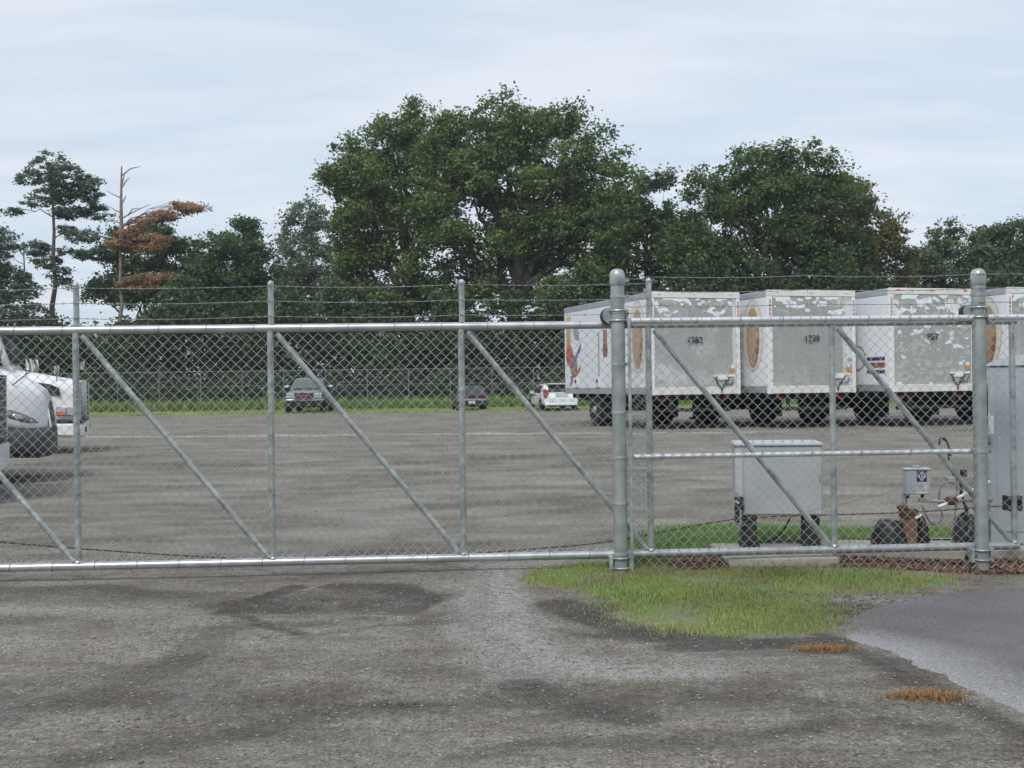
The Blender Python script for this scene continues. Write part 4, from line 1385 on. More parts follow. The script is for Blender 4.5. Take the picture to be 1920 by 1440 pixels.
def tractor(px, D, label, style):
    f = at(px, 800, D)
    t = thing('semi_tractor', label, 'truck', (f.x, f.y, 0), TH, 'white semi tractors parked in a row')
    if style == 'round':
        HE = 3.6
        secs = [(-.03, .52, .80, 1.22), (-.10, .70, .76, 1.36), (-.22, .86, .75, 1.45), (-.40, .98, .76, 1.55), (-.62, 1.08, .80, 1.63), (-.80, 1.12, .84, 1.68),
                (-1.2, 1.14, 1.02, 1.76), (-1.55, 1.12, 1.04, 1.82), (-1.95, 1.06, .84, 1.90), (-2.2, 1.04, .78, 1.93)]
        MB().loft([hood_sec(x, a, b, c, 40, HE) for x, a, b, c in secs]).build('hood', M['truckwhite'], t, 'all')
        bs = [(.03, .55, .40, .80), (-.02, .80, .36, .80), (-.14, 1.02, .34, .80), (-.34, 1.15, .35, .80), (-.60, 1.20, .37, .85), (-.74, 1.20, .40, .86)]
        MB().loft([ring_sec(x, a, b, c, 20, 5) for x, a, b, c in bs]).build('bumper', M['bumper'], t, True)
        # grille with chrome surround, follows the nose
        gp = [(.01, .42, .72), (.0, .43, .85), (-.02, .42, 1.0), (-.05, .40, 1.15), (-.10, .36, 1.28), (-.19, .30, 1.40)]
        MB().loft([[(x, -w_, z), (x + .025, -w_ * .5, z), (x + .035, 0, z), (x + .025, w_ * .5, z), (x, w_, z), (x - .12, w_, z), (x - .12, -w_, z)] for x, w_, z in gp]) \
            .build('grille', M['grille'], t, True)
        for s in (-1, 1):
            q = [(x - .03, s * (w_ + .04), z) for x, w_, z in gp]
            MB().tube(q, [.05, .05, .048, .045, .04, .03], 10).build('grille_surround', M['chrome'], t, True)
            # swept headlamp, follows the skin of the wing
            def skin(x, z, off):
                X = [q_[0] for q_ in secs][::-1]
                hw_, zb_, zt_ = (float(np.interp(x, X, [q_[k_] for q_ in secs][::-1])) for k_ in (1, 2, 3))
                v_ = min(abs((z - (zb_ + zt_) / 2) / ((zt_ - zb_) / 2)), .985)
                q_ = HE if z > (zb_ + zt_) / 2 else 11.0
                return Vector((x, s * (hw_ * (1 - v_ ** q_) ** (1 / q_) + off), z))

            def patch(nm, outline, off, mm, par):
                cx_, cz_ = np.mean([p[0] for p in outline]), np.mean([p[1] for p in outline])
                rg = [[skin(cx_ + (x - cx_) * k_, cz_ + (z - cz_) * k_, o_) for x, z in outline] for k_, o_ in ((1, -.02), (1, off * .6), (.86, off), (.45, off), (.05, off))]
                return MB().loft(rg).build(nm, M[mm], par, True)
            h_ = patch('headlamp', [(-.13, .865), (-.20, .935), (-.32, 1.0), (-.46, 1.055), (-.60, 1.085), (-.67, 1.075), (-.62, 1.01), (-.50, .945), (-.36, .89), (-.22, .86)], .014, 'lampgrey', t)
            patch('bulb', [(-.30, .95), (-.36, .995), (-.44, 1.01), (-.47, .975), (-.42, .935), (-.34, .92)], .022, 'lens', h_)
            patch('bulb', [(-.46, 1.0), (-.50, 1.045), (-.56, 1.055), (-.575, 1.02), (-.53, .985)], .022, 'lens', h_)
            patch('indicator', [(-.575, 1.06), (-.61, 1.078), (-.66, 1.07), (-.63, 1.025), (-.59, 1.02)], .022, 'amber', h_)
        hood_mirror(t, (-.55, -.95, 1.33), (-.16, -.98, 1.66), 0)
        hood_mirror(t, (-.55, .95, 1.36), (-.42, .98, 1.72), 0)
        ztop, cabx, rk = 2.85, -2.0, .55
    else:
        secs = [(-.06, .62, .72, 1.52), (-.10, .92, .66, 1.55), (-.16, 1.04, .66, 1.56), (-.5, 1.12, .68, 1.62), (-.75, 1.14, .72, 1.67), (-1.0, 1.13, .95, 1.72),
                (-1.2, 1.10, .98, 1.76), (-1.42, 1.06, .75, 1.80)]
        MB().loft([hood_sec(x, a, b, c, 36, 4.2) for x, a, b, c in secs]).build('hood', M['truckwhite'], t, True)
        bs = [(.06, .75, .36, .66), (.03, 1.05, .34, .67), (-.08, 1.17, .34, .67), (-.3, 1.19, .34, .67), (-.62, 1.19, .36, .67)]
        MB().loft([ring_sec(x, a, b, c, 20, 7) for x, a, b, c in bs]).build('bumper', M['truckwhite'], t, True)
        MB().box((-.5, -1.16, .662), (.04, 1.16, .70), .004).build('bumper_gap', M['black'], t)
        for s in (-1, 1):
            MB().box((.03, s * .75, .45), (.064, s * .95, .56), .006).build('bumper_slot', M['black'], t)
            hb = MB().box((-.52, s * 1.04, .80), (-.13, s * 1.135, .98), .012).build('headlamp', M['chrome'], t)
            MB().box((-.50, s * 1.137, .815), (-.32, s * 1.145, .875), .004).build('indicator', M['amber'], hb)
            MB().box((-.50, s * 1.137, .88), (-.32, s * 1.145, .965), .004).build('indicator_top', M['lens'], hb)
            MB().box((-.30, s * 1.137, .815), (-.15, s * 1.145, .965), .004).build('lens', M['lens'], hb)
            mb = MB()
            mb.prism([(-.98, 1.52), (-.62, 1.46), (-.45, 1.38), (-.42, 1.22), (-.74, 1.24)], s * 1.05, s * 1.148, 'y')
            mb.build('air_intake', M['black'], t)
        MB().box((-.06, -.5, .70), (.045, .5, 1.50), .02).build('grille', M['grille'], t)
        gs = MB()
        for s in (-1, 1):
            gs.box((-.05, s * .50, .70), (.06, s * .55, 1.54), .01)
        gs.box((-.05, -.498, 1.50), (.06, .498, 1.54), .01)
        gs.build('grille_surround', M['chrome'], t)
        for k in range(8):
            MB().box((.046, -.49, .76 + k * .09), (.058, .49, .775 + k * .09)).build('grille_bar', M['trail'], t)
        hood_mirror(t, (-.5, -1.0, 1.16), (-.5, -1.0, 1.72), 0)
        hood_mirror(t, (-.35, .9, 1.56), (-.1, 1.0, 1.85), 0)
        ztop, cabx, rk = 2.72, -1.36, .26
    # cab, windscreen, sleeper
    hw = 1.03
    cs = [(cabx + .02, hw, .75, 1.86), (cabx - .02, hw, .75, 1.90), (cabx - rk, hw - .05, .75, ztop - .08), (cabx - rk - .2, hw - .05, .75, ztop), (cabx - 1.6, hw - .02, .75, ztop + .05),
          (cabx - 2.6, hw, .75, ztop + .35), (cabx - 3.3, hw + .05, .75, ztop + .4)]
    MB().loft([ring_sec(x, a, b, c, 24, 7) for x, a, b, c in cs]).build('cab', M['truckwhite'], t, True)
    ws = [(cabx + .015, -.93, 1.90), (cabx + .015, .93, 1.90), (cabx - rk + .05, .84, ztop - .14), (cabx - rk + .05, -.84, ztop - .14)]
    MB().plate([Vector(p) + Vector((.03, 0, 0)) for p in ws], .012).build('windscreen', M['glass'], t)
    for s in (-1, 1):
        MB().tube([Vector((cabx + .04, s * .95, 1.88)), Vector((cabx - rk + .08, s * .86, ztop - .12))], .028, 8).build('screen_pillar', M['black'], t, True)
        sw = [(cabx - .16, s * (hw + .004), 1.85), (cabx - 1.35, s * (hw + .004), 1.85), (cabx - 1.35, s * (hw - .03), 2.5), (cabx - rk - .1, s * (hw - .03), 2.5)]
        MB().plate(sw if s < 0 else sw[::-1], .012).build('side_window', M['glass'], t)
        MB().box((cabx - .3, s * (hw + .12), 1.75), (cabx - .22, s * (hw + .32), 2.4), .02).build('door_mirror', M['black'], t)
        wheel(t, -1.2, s * 1.02, .50, .30, s)
        wheel(t, -5.0, s * .98, .50, .50, s)
        MB().tube([(cabx - 3.2, s * .85, .9), (cabx - 3.2, s * .85, 3.6)], .075, 12).build('exhaust_stack', M['chrome'], t, True)
    MB().box((-6.0, -.42, .55), (-.4, .42, .80)).build('chassis', M['under'], t)
    return t


tractor(99, 17.9, 'white rounded semi tractor with dark grey bumper and swept headlamp', 'round')
tractor(160, 25.5, 'white boxy semi tractor with square headlamp, farthest of the trucks', 'boxy')
tractor(-5, 14.7, 'nearest white semi tractor, only its grille and bumper corner in view', 'boxy')


# ------------------------------------------------------------------ parked cars (local x forward, y left, origin on the ground under the middle)
def car_body(t, paint, low, cabin, glass=True):
    MB().loft([ring_sec(x, a, b, c, 24, 4.6) for x, a, b, c in low]).build('body', paint, t, True)
    rings = []
    for x, wb, wt, zb, zt in cabin:
        e_ = .07
        rings.append([(x, -wb, zb), (x, -wt - .01, zt - e_), (x, -wt + e_, zt), (x, wt - e_, zt), (x, wt + .01, zt - e_), (x, wb, zb)])
    MB().loft(rings).build('roof', paint, t, True)


def lerpq(q, u, v):
    a, b, c, d = [Vector(p) for p in q]
    return a.lerp(b, u).lerp(d.lerp(c, u), v)


def inset_plate(q, u0, u1, v0, v1, off, th):
    c = [lerpq(q, u0, v0), lerpq(q, u1, v0), lerpq(q, u1, v1), lerpq(q, u0, v1)]
    n = (c[1] - c[0]).cross(c[3] - c[0]).normalized()
    return MB().plate([p + n * off for p in c], th)


def hatch(px, py, D, rz, paint, label, L, W, H, kind):
    g = at(px, py, D)
    t = thing('parked_car', label, 'car', (g.x, g.y, float(gz(g.x, g.y))), rz)
    hw, r = W / 2, L / 2
    belt = H * .62
    low = [(-r, hw * .80, .36, belt - .12), (-r + .06, hw * .94, .25, belt - .02), (-r + .4, hw, .20, belt + .01), (-r + 1.2, hw, .18, belt), (0, hw, .18, belt - .02),
           (r - 1.3, hw, .18, belt - .06), (r - .4, hw * .95, .2, belt - .16), (r - .06, hw * .86, .26, belt - .26), (r, hw * .7, .34, belt - .34)]
    zb, zt = belt - .05, H
    rt = hw * .78
    back = .26 if kind == 'white' else .36
    cabin = [(-r + .10, hw * .93, hw * .80, zb, zb + .10), (-r + .12 + back, hw * .95, rt, zb, zt - .04), (-r + .5 + back, hw * .95, rt, zb, zt), (-.1, hw * .95, rt, zb, zt - .01),
             (r - 1.75, hw * .95, rt * .97, zb, zt - .10), (r - 1.0, hw * .92, hw * .8, zb, zb + .06)]
    car_body(t, paint, low, cabin)
    x0, x1 = -r + .10, -r + .12 + back
    rq = [(x0, hw * .82, zb + .07), (x0, -hw * .82, zb + .07), (x1, -rt + .02, zt - .05), (x1, rt - .02, zt - .05)]
    inset_plate(rq, .07, .93, .10, .90, .02, .012).build('rear_window', M['glass'], t)
    fq = [(r - 1.0, -hw * .82, zb + .05), (r - 1.0, hw * .82, zb + .05), (r - 1.75, rt - .03, zt - .12), (r - 1.75, -rt + .03, zt - .12)]
    inset_plate(fq, .06, .94, .05, .92, .03, .012).build('windscreen', M['glass'], t)
    for s in (-1, 1):
        for a, b in ((-r + .75 + back, -.15), (-.05, r - 1.75)):
            q = [(a, s * hw * .952, zb + .08), (b, s * hw * .952, zb + .08), (b, s * (rt + .012), zt - .09), (a, s * (rt + .012), zt - .09)]
            if s > 0:
                q = [q[1], q[0], q[3], q[2]]
            inset_plate(q, .02, .98, .05, .95, .004, .01).build('side_window', M['glass'], t)
        MB().box((r - 1.72, s * (hw - .02), belt), (r - 1.6, s * (hw + .16), belt + .13), .03).build('door_mirror', paint, t, True)
        for xx in (-r + .75, r - .80):
            wheel(t, xx, s * (hw - .09), .31, .20, s)
            MB().lathe([(.36, -.012), (.37, 0), (.36, .012)], 'y', (xx, s * (hw - .006), .31), 24).build('wheel_arch', M['black'], t, True)
    if kind == 'white':
        for s in (-1, 1):
            MB().loft([[(-r - .012 + .02, s * (hw * .74), .66), (-r - .02, s * hw * .86, .60), (-r + .05, s * (hw * .97), .66), (-r + .03, s * hw * .90, .7)],
                       [(-r - .0, s * (hw * .70), .86), (-r - .012, s * hw * .82, .90), (-r + .12, s * (hw * .99), .92), (-r + .1, s * hw * .90, .9)],
                       [(-r + .07, s * (hw * .74), 1.03), (-r + .06, s * hw * .80, 1.05), (-r + .16, s * (hw * .95), 1.06), (-r + .18, s * hw * .88, 1.03)]]).build('tail_lamp', M['redlens'], t, True)
        MB().box((-r - .04, -hw * .9, .22), (-r + .25, hw * .9, .40), .05).build('rear_bumper', paint, t, True)
        MB().box((-r - .045, -hw * .82, .19), (-r + .1, hw * .82, .29), .02).build('bumper_underside', M['black'], t)
        MB().box((-r - .022, -.26, .70), (-r + .01, .26, .82), .004).build('number_plate', M['paper'], t)
        MB().box((-r - .03, -.30, .825), (-r + .01, .30, .85), .004).build('plate_trim', M['chrome'], t)
        MB().box((-r + .05, -rt + .04, zt - .035), (-r + .55, rt - .04, zt + .012), .015).build('spoiler', paint, t)
    else:
        MB().box((-r - .016, -hw * .84, .66), (-r + .02, hw * .84, .79), .006).build('lamp_band', M['black'], t)
        for s in (-1, 1):
            MB().box((-r - .022, s * hw * .50, .66), (-r - .0, s * hw * .86, .79), .006).build('tail_lamp', M['dimred'], t)
            MB().box((-r - .022, s * hw * .14, .67), (-r - .0, s * hw * .44, .78), .006).build('reflector', M['dimred'], t)
        MB().box((-r - .05, -hw * .92, .52), (-r + .2, hw * .92, .60), .02).build('bumper_strip', M['trail'], t, True)
        MB().box((-r - .03, -hw * .90, .28), (-r + .2, hw * .90, .52), .03).build('rear_bumper', M['black'], t, True)
        MB().box((-r - .06, -.17, .38), (-r - .03, .17, .50), .004).build('number_plate', M['paper'], t)
    return t


M['carwhite'] = mat('white_car_paint', (.76, .78, .80), .2, 0, (.80, .81, .82), 1.5, coat=.6)
M['cardark'] = mat('dark_grey_car_paint', (.085, .088, .10), .28, .2, (.11, .112, .125), 2, coat=.5)
M['silver'] = mat('blue_silver_paint', (.15, .175, .21), .25, .3, (.19, .215, .25), 2, coat=.5)
hatch(1036, 771, 59.3, R(90 + 10), M['carwhite'], 'white hatchback parked with its tail lamps towards the yard', 4.2, 1.80, 1.33, 'white')
hatch(880, 772, 61.0, R(90 + 6), M['cardark'], 'small dark grey hatchback seen from behind on the grass edge', 3.9, 1.60, 1.28, 'dark')

g = at(584, 775, 61.6)
pk = thing('pickup_truck', 'blue silver pickup truck facing the gate with a chrome bumper', 'pickup truck', (g.x, g.y, float(gz(g.x, g.y))), R(-90 + 2))
MB().loft([ring_sec(x, a, b, c, 24, 6) for x, a, b, c in ((-2.75, .93, .55, 1.25), (-2.7, .97, .5, 1.27), (-.3, .98, .48, 1.27), (.5, .98, .46, 1.22), (1.2, .98, .46, 1.20), (1.7, .97, .48, 1.18),
                                                       (2.55, .94, .52, 1.10), (2.68, .90, .56, 1.05))]).build('body', M['silver'], pk, True)
rings = []
for x, wb, wt, zb, zt in ((-.55, .93, .74, 1.2, 1.70), (-.45, .94, .76, 1.2, 1.80), (.35, .94, .76, 1.2, 1.81), (.75, .94, .74, 1.2, 1.74), (1.35, .93, .88, 1.18, 1.22)):
    rings.append([(x, -wb, zb), (x, -wt - .01, zt - .07), (x, -wt + .08, zt), (x, wt - .08, zt), (x, wt + .01, zt - .07), (x, wb, zb)])
MB().loft(rings).build('cab_roof', M['silver'], pk, True)
M['paleglass'] = mat('sky_lit_glass', (.10, .12, .12), .06, 0, (.13, .15, .15), 1.2)
fq = [(1.33, -.88, 1.22), (1.33, .88, 1.22), (.78, .74, 1.73), (.78, -.74, 1.73)]
inset_plate(fq, .05, .95, .06, .94, .025, .012).build('windscreen', M['paleglass'], pk)
MB().tube([(1.40, -.7, 1.235), (1.40, -.1, 1.255)], .014, 6).tube([(1.40, .0, 1.235), (1.40, .6, 1.255)], .014, 6).build('wiper', M['black'], pk)
for s in (-1, 1):
    q = [(-.35, s * .95, 1.26), (.95, s * .95, 1.26), (.6, s * .79, 1.70), (-.35, s * .79, 1.72)]
    if s > 0:
        q = [q[1], q[0], q[3], q[2]]
    inset_plate(q, .02, .98, .05, .95, .004, .01).build('side_window', M['glass'], pk)
    MB().box((.85, s * 1.02, 1.30), (.97, s * 1.24, 1.42), .04).build('door_mirror', M['white'], pk, True)
    MB().box((2.60, s * .50, .90), (2.70, s * .88, 1.02), .02).build('headlamp', M['lens'], pk, True)
    MB().box((2.60, s * .50, .80), (2.695, s * .90, .885), .01).build('indicator', M['lens'], pk)
    for xx in (1.85, -1.7):
        wheel(pk, xx, s * .84, .37, .25, s)
        MB().lathe([(.43, -.012), (.44, 0), (.43, .012)], 'y', (xx, s * .978, .40), 24).build('wheel_arch', M['black'], pk, True)
gr = MB().box((2.62, -.46, .78), (2.715, .46, 1.04), .02).build('grille', M['black'], pk)
fr_ = MB()
fr_.box((2.63, -.50, 1.04), (2.73, .50, 1.075), .01)
for s in (-1, 1):
    fr_.box((2.63, s * .462, .79), (2.73, s * .50, 1.038), .01)
fr_.build('grille_frame', M['chrome'], gr)
text('grille_badge', 'GMC', .17, M['red'], gr, (2.722, 0, .90), (math.pi / 2, 0, math.pi / 2), .006)
MB().box((2.55, -.97, .60), (2.80, .97, .72), .03).build('front_bumper', M['chrome'], pk, True)
MB().box((2.45, -.92, .36), (2.72, .92, .595), .03).build('bumper_valance', M['under'], pk)
MB().box((-2.4, -.6, .30), (2.2, .6, .5)).build('underbody', M['under'], pk)

# ------------------------------------------------------------------ trees
M['bark'] = mat('bark', (.045, .038, .032), .95, 0, (.085, .072, .06), 3, detail=8, bump=.05, bscale=6)
M['pinebark'] = mat('pine_bark', (.085, .062, .052), .95, 0, (.14, .10, .085), 3, detail=8, bump=.05, bscale=6)
M['deadbark'] = mat('dead_bark', (.17, .12, .095), .95, 0, (.26, .20, .17), 3)
M['oak'] = leaf_mat('oak_leaf', (0.062, 0.102, 0.041), (0.194, 0.269, 0.092), .3, (0.277, 0.269, 0.102))
M['oakdark'] = leaf_mat('dark_oak_leaf', (0.048, 0.084, 0.034), (0.149, 0.220, 0.074), .3)
M['oakbrown'] = leaf_mat('turning_oak_leaf', (0.074, 0.084, 0.032), (0.203, 0.179, 0.068), .3)
M['pine'] = leaf_mat('pine_needle', (0.059, 0.101, 0.068), (0.154, 0.214, 0.138), .25)
M['palegreen'] = leaf_mat('pale_leaf', (0.102, 0.144, 0.094), (0.234, 0.288, 0.187), .35)
M['midgreen'] = leaf_mat('mid_green_leaf', (0.052, 0.095, 0.046), (0.130, 0.200, 0.088), .3)
M['farleaf'] = leaf_mat('far_leaf', (0.065, 0.104, 0.053), (0.154, 0.209, 0.101), .3)
M['deadneedle'] = leaf_mat('dead_needle', (0.240, 0.147, 0.086), (0.504, 0.328, 0.195), .35)
M['yellowneedle'] = leaf_mat('yellowing_needle', (.16, .085, .025), (.30, .18, .06), .3)
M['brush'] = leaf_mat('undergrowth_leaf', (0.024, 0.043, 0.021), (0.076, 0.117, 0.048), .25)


def unit(n):
    v = rng.normal(0, 1, (n, 3))
    return v / np.linalg.norm(v, axis=1)[:, None]


def foliage(name, blobs, n, size, m, parent, clump=1.0, per=26, flat=.0, shell=.6, long=1.5):
    """leaves gathered in small sprays, the sprays spread through the crown's lobes"""
    B = np.array(blobs)
    wgt = (B[:, 3] * B[:, 5] * B[:, 4]) ** (2 / 3)
    k = max(4, n // per)
    bi = rng.choice(len(B), k, p=wgt / wgt.sum())
    u = unit(k)
    rad = rng.uniform(0, 1, k) ** (1 / 3) * (1 - shell) + shell * rng.uniform(.72, 1.04, k)
    cc = B[bi, :3] + u * rad[:, None] * B[bi, 3:6]
    ci = np.repeat(np.arange(k), per)
    N = len(ci)
    cs = rng.uniform(.5, 1.25, k)[ci] * clump
    off = rng.normal(0, 1, (N, 3)) * (cs * .5)[:, None] * np.array([1, 1, .62 if not flat else flat])
    P = cc[ci] + off
    a = unit(N)
    a[:, 2] *= .55
    a /= np.linalg.norm(a, axis=1)[:, None]
    b = np.cross(a, unit(N))
    b /= np.linalg.norm(b, axis=1)[:, None]
    s = size * rng.uniform(.55, 1.25, N)
    L, W = a * (s * .5 * long)[:, None], b * (s * .5)[:, None]
    fold = np.cross(a, b) * (s * .12)[:, None]
    V = np.stack([P - L, P + W - L * .15 + fold, P + L, P - W - L * .15 + fold], 1)
    o = fast_mesh(name, V.reshape(-1, 3), 4, m, parent)
    return o


def limb(a, b, r0, r1, wob, n=6):
    a, b = Vector(a), Vector(b)
    pts, rs = [], []
    for k in range(n + 1):
        t = k / n
        p = a.lerp(b, t) + Vector((random.uniform(-1, 1), random.uniform(-1, 1), random.uniform(-.4, .4))) * wob * math.sin(math.pi * t)
        p.z += wob * .9 * math.sin(math.pi * t)
        pts.append(p)
        rs.append(r0 * (1 - t) + r1 * t)
    return pts, rs


def tree(name, label, px, D, lobes, n, size, leafm, trunk_r, barkm='bark', clump=1.0, per=26, flat=0, shell=.6, group=None, fork=None, extra=None, cat='tree', long=1.5,
         depth=.9):
    """lobes: (px, py, rx, ry) of each crown mass in the photo, at distance D"""
    base = on_ground(px, 740)
    X = at(px, 740, D).x
    t = thing(name, label, cat, (X, D, float(gz(X, D)) - .1), 0, group)
    o = Vector((X, D, float(gz(X, D)) - .1))
    s = D / F
    bl = []
    for q in lobes:
        c = at(q[0], q[1], D) - o
        g_ = 1.12 if barkm == 'bark' else 1.0
        bl.append((c.x, random.uniform(-.35, .35) * q[2] * s, c.z, q[2] * s * g_, max(q[2], q[3]) * s * depth * g_, q[3] * s * g_))
    top = max(b[2] for b in bl)
    # trunk with limbs to the lobes
    mb = MB()
    hts = sorted(b[2] - b[5] * .3 for b in bl)
    zf = min(hts[len(hts) // 2], top * .62) if fork is None else fork * top
    tops = [(0, 0, top * .93)] if barkm != 'bark' else [(bl[0][0] * .35, 0, top * .86)]
    P, Rr = limb((0, 0, -.2), tops[0], trunk_r, trunk_r * .22, trunk_r * .7, 9)
    Rr[0] = trunk_r * 1.35
    mb.tube(P, Rr, 10)
    mb.build('trunk', M[barkm], t, True)
    br = MB()
    for b in bl:
        z0 = min(max(b[2] * .55, zf * .6), top * .8) if barkm == 'bark' else min(b[2] - .25 * abs(b[0]) * .5, top * .9)
        f = z0 / (top * .93)
        f = min(max(f, 0.05), .98)
        k = f * (len(P) - 1)
        st = P[int(k)].lerp(P[min(int(k) + 1, len(P) - 1)], k - int(k))
        rr = max(trunk_r * (1 - f) * .7, trunk_r * .16)
        q, r_ = limb(st, (b[0], b[1], b[2]), rr, rr * .25, .25 * math.hypot(b[0] - st.x, b[2] - st.z) ** .5)
        br.tube(q, r_, 7)
        for j in range(5):
            e_ = Vector((b[0], b[1], b[2])) + Vector(unit(1)[0]) * .75 * Vector((b[3], b[4], b[5])).length / 1.73
            q2, r2 = limb(q[3 + j % 3], e_, rr * .35, rr * .08, .2, 4)
            br.tube(q2, r2, 5)
    br.build('branches' if False else 'limb_work', M[barkm], t, True)
    sub = []
    for b in bl:
        sub.append((b[0], b[1], b[2], b[3] * .62, b[4] * .62, b[5] * .62))
        for u in unit(9):
            k = random.uniform(.62, .95)
            r_ = random.uniform(.24, .46)
            m_ = (b[3] + b[5]) / 2
            sub.append((b[0] + u[0] * b[3] * k, b[1] + u[1] * b[4] * k, b[2] + u[2] * b[5] * k, (b[3] + m_) / 2 * r_, m_ * r_, (b[5] + m_) / 2 * r_ * .8))
    if barkm == 'bark':
        bl = sub
    foliage('crown', bl, int(n * 1.5), size * .66, M[leafm], t, clump * .74, per + 12, flat, shell, long)
    return t


OAKS = 'tall oaks beyond the yard'
tree('oak_tree', 'largest broad oak with a dense dark green crown behind the yard', 985, 82,
     [(900, 262, 85, 70), (985, 235, 85, 55), (1060, 285, 85, 85), (1115, 330, 60, 80), (860, 330, 70, 80), (960, 340, 100, 80), (1060, 400, 100, 90), (905, 445, 80, 55),
      (1000, 460, 100, 70), (1110, 450, 70, 90), (930, 540, 60, 40), (1060, 545, 90, 50), (1140, 520, 50, 60), (840, 420, 60, 60), (830, 250, 45, 40), (1160, 400, 45, 70), (860, 520, 55, 40)], 66000, .27, 'oak', .72, clump=1.0, shell=.5, group=OAKS)
tree('oak_tree', 'tall oak on the left of the big oak with twin dark stems', 775, 85,
     [(695, 275, 62, 55), (642, 330, 40, 36), (765, 235, 45, 45), (735, 330, 80, 75), (680, 395, 60, 60), (800, 290, 50, 75), (765, 420, 80, 60), (700, 480, 55, 45), (790, 500, 55, 40),
      (720, 560, 80, 35), (628, 345, 28, 34), (668, 430, 42, 50), (830, 380, 50, 60), (660, 510, 45, 45), (810, 560, 60, 35)], 42000, .27, 'oak', .5, clump=.95, shell=.55, group=OAKS)
tree('oak_tree', 'slender open crowned oak filling the gap between the two great oaks', 1215, 88,
     [(1215, 340, 42, 28), (1185, 375, 40, 45), (1235, 410, 40, 40), (1200, 455, 50, 45), (1250, 500, 50, 45), (1190, 540, 60, 40), (1260, 440, 40, 45), (1170, 440, 40, 50), (1285, 440, 34, 40), (1300, 500, 40, 40)], 18000, .27, 'oakdark', .3, clump=.8, shell=.45, group=OAKS)
tree('oak_tree', 'broad domed dark oak directly behind the parked trailers', 1470, 80,
     [(1430, 315, 60, 45), (1500, 315, 70, 48), (1385, 370, 60, 55), (1555, 370, 70, 65), (1325, 355, 45, 38), (1470, 400, 110, 70), (1340, 430, 70, 60), (1420, 470, 100, 65),
      (1540, 460, 90, 70), (1310, 500, 60, 50), (1460, 540, 130, 40)], 42000, .27, 'oakdark', .6, clump=.95, shell=.55, group=OAKS)
tree('oak_tree', 'brownish green oak on the right shoulder of the domed oak', 1625, 84,
     [(1600, 385, 55, 50), (1640, 430, 45, 50), (1600, 470, 70, 60), (1660, 490, 45, 45), (1620, 535, 80, 45), (1690, 530, 40, 35)], 16000, .27, 'oakbrown', .35, clump=.85, shell=.5, group=OAKS)
FAR = 'hazy trees at the far right'
tree('broadleaf_tree', 'small airy tree just right of the domed oak', 1765, 98, [(1765, 445, 32, 34), (1725, 505, 40, 36), (1745, 480, 38, 36), (1790, 500, 42, 36), (1760, 540, 50, 34)], 7500, .30, 'farleaf', .22, clump=.9,
     shell=.4, group=FAR)
tree('broadleaf_tree', 'rounded green tree at the far right edge of the photo', 1890, 98, [(1850, 460, 42, 36), (1905, 455, 50, 38), (1870, 505, 60, 45), (1940, 500, 50, 50), (1830, 530, 50, 40)], 13000,
     .30, 'farleaf', .25, clump=1.0, shell=.5, group=FAR)
tree('pine_tree', 'tall green pine with a bare trunk at the far left', 103, 88,
     [(92, 312, 40, 27), (55, 335, 26, 18), (128, 335, 36, 24), (165, 345, 28, 22), (100, 360, 50, 20), (70, 380, 30, 10), (175, 372, 24, 18), (190, 400, 22, 14), (135, 398, 40, 12), (15, 400, 32, 9),
      (150, 442, 34, 13), (120, 432, 20, 9), (68, 465, 28, 13), (85, 490, 24, 14), (165, 478, 28, 9), (115, 520, 20, 26), (120, 470, 16, 10)], 11000, .17, 'pine', .30, 'pinebark', clump=.62, per=30, flat=.45,
     shell=.35, long=2.6)
DP = []
for pts in (((262, 420), (290, 410), (318, 401), (345, 396), (368, 392)), ((218, 458), (240, 453), (262, 450), (285, 448), (306, 450)), ((242, 532), (265, 527), (290, 523), (318, 520)), ((240, 440), (256, 432)), ((300, 402), (335, 388), (352, 386)), ((230, 468), (262, 466), (292, 462)),
            ((262, 541), (285, 538))):
    for k, (x_, y_) in enumerate(pts):
        DP.append((x_ + random.uniform(-4, 4), y_ + random.uniform(-4, 4), random.uniform(13, 21), random.uniform(6, 11)))
dp = tree('pine_tree', 'dying pine with orange needles and a bare broken top', 230, 86, DP, 6400, .16, 'deadneedle', .25, 'deadbark', clump=.62, per=18, flat=.5, shell=.2, long=2.8)
o = Vector(dp.location)
mb = MB()
for a, b in (((228, 450), (228, 312)),):
    mb.tube([at(*a, 86) - o, at(227, 380, 86) - o, at(*b, 86) - o], [.16, .11, .05], 8)
for pts in (((228, 330), (245, 316), (264, 312)), ((228, 352), (236, 340), (243, 333)), ((229, 372), (215, 366), (200, 358)), ((229, 400), (214, 393), (206, 388)), ((231, 408), (255, 395), (282, 383)),
            ((229, 345), (232, 332), (234, 328)), ((232, 422), (215, 414), (205, 410)), ((230, 380), (234, 372), (236, 366)), ((240, 404), (248, 392), (262, 390))):
    mb.tube([at(x, y, 86) - o for x, y in pts], [.055, .04, .02], 6)
mb.build('bare_top', M['deadbark'], dp, True)
MID = 'middle height trees on the left of the yard'
tree('broadleaf_tree', 'dark leafy tree directly behind the dying pine', 285, 90, [(225, 470, 42, 42), (300, 450, 44, 34), (260, 520, 60, 50), (330, 500, 50, 50), (200, 540, 40, 35)], 15000, .25, 'midgreen', .26, clump=.85,
     shell=.55, group=MID)
tree('broadleaf_tree', 'round topped dark tree between the dying pine and pale tree', 395, 88, [(395, 462, 45, 38), (370, 510, 50, 45), (425, 520, 45, 45), (400, 560, 60, 40)], 12000, .25, 'midgreen', .24, clump=.85, shell=.55,
     group=MID)
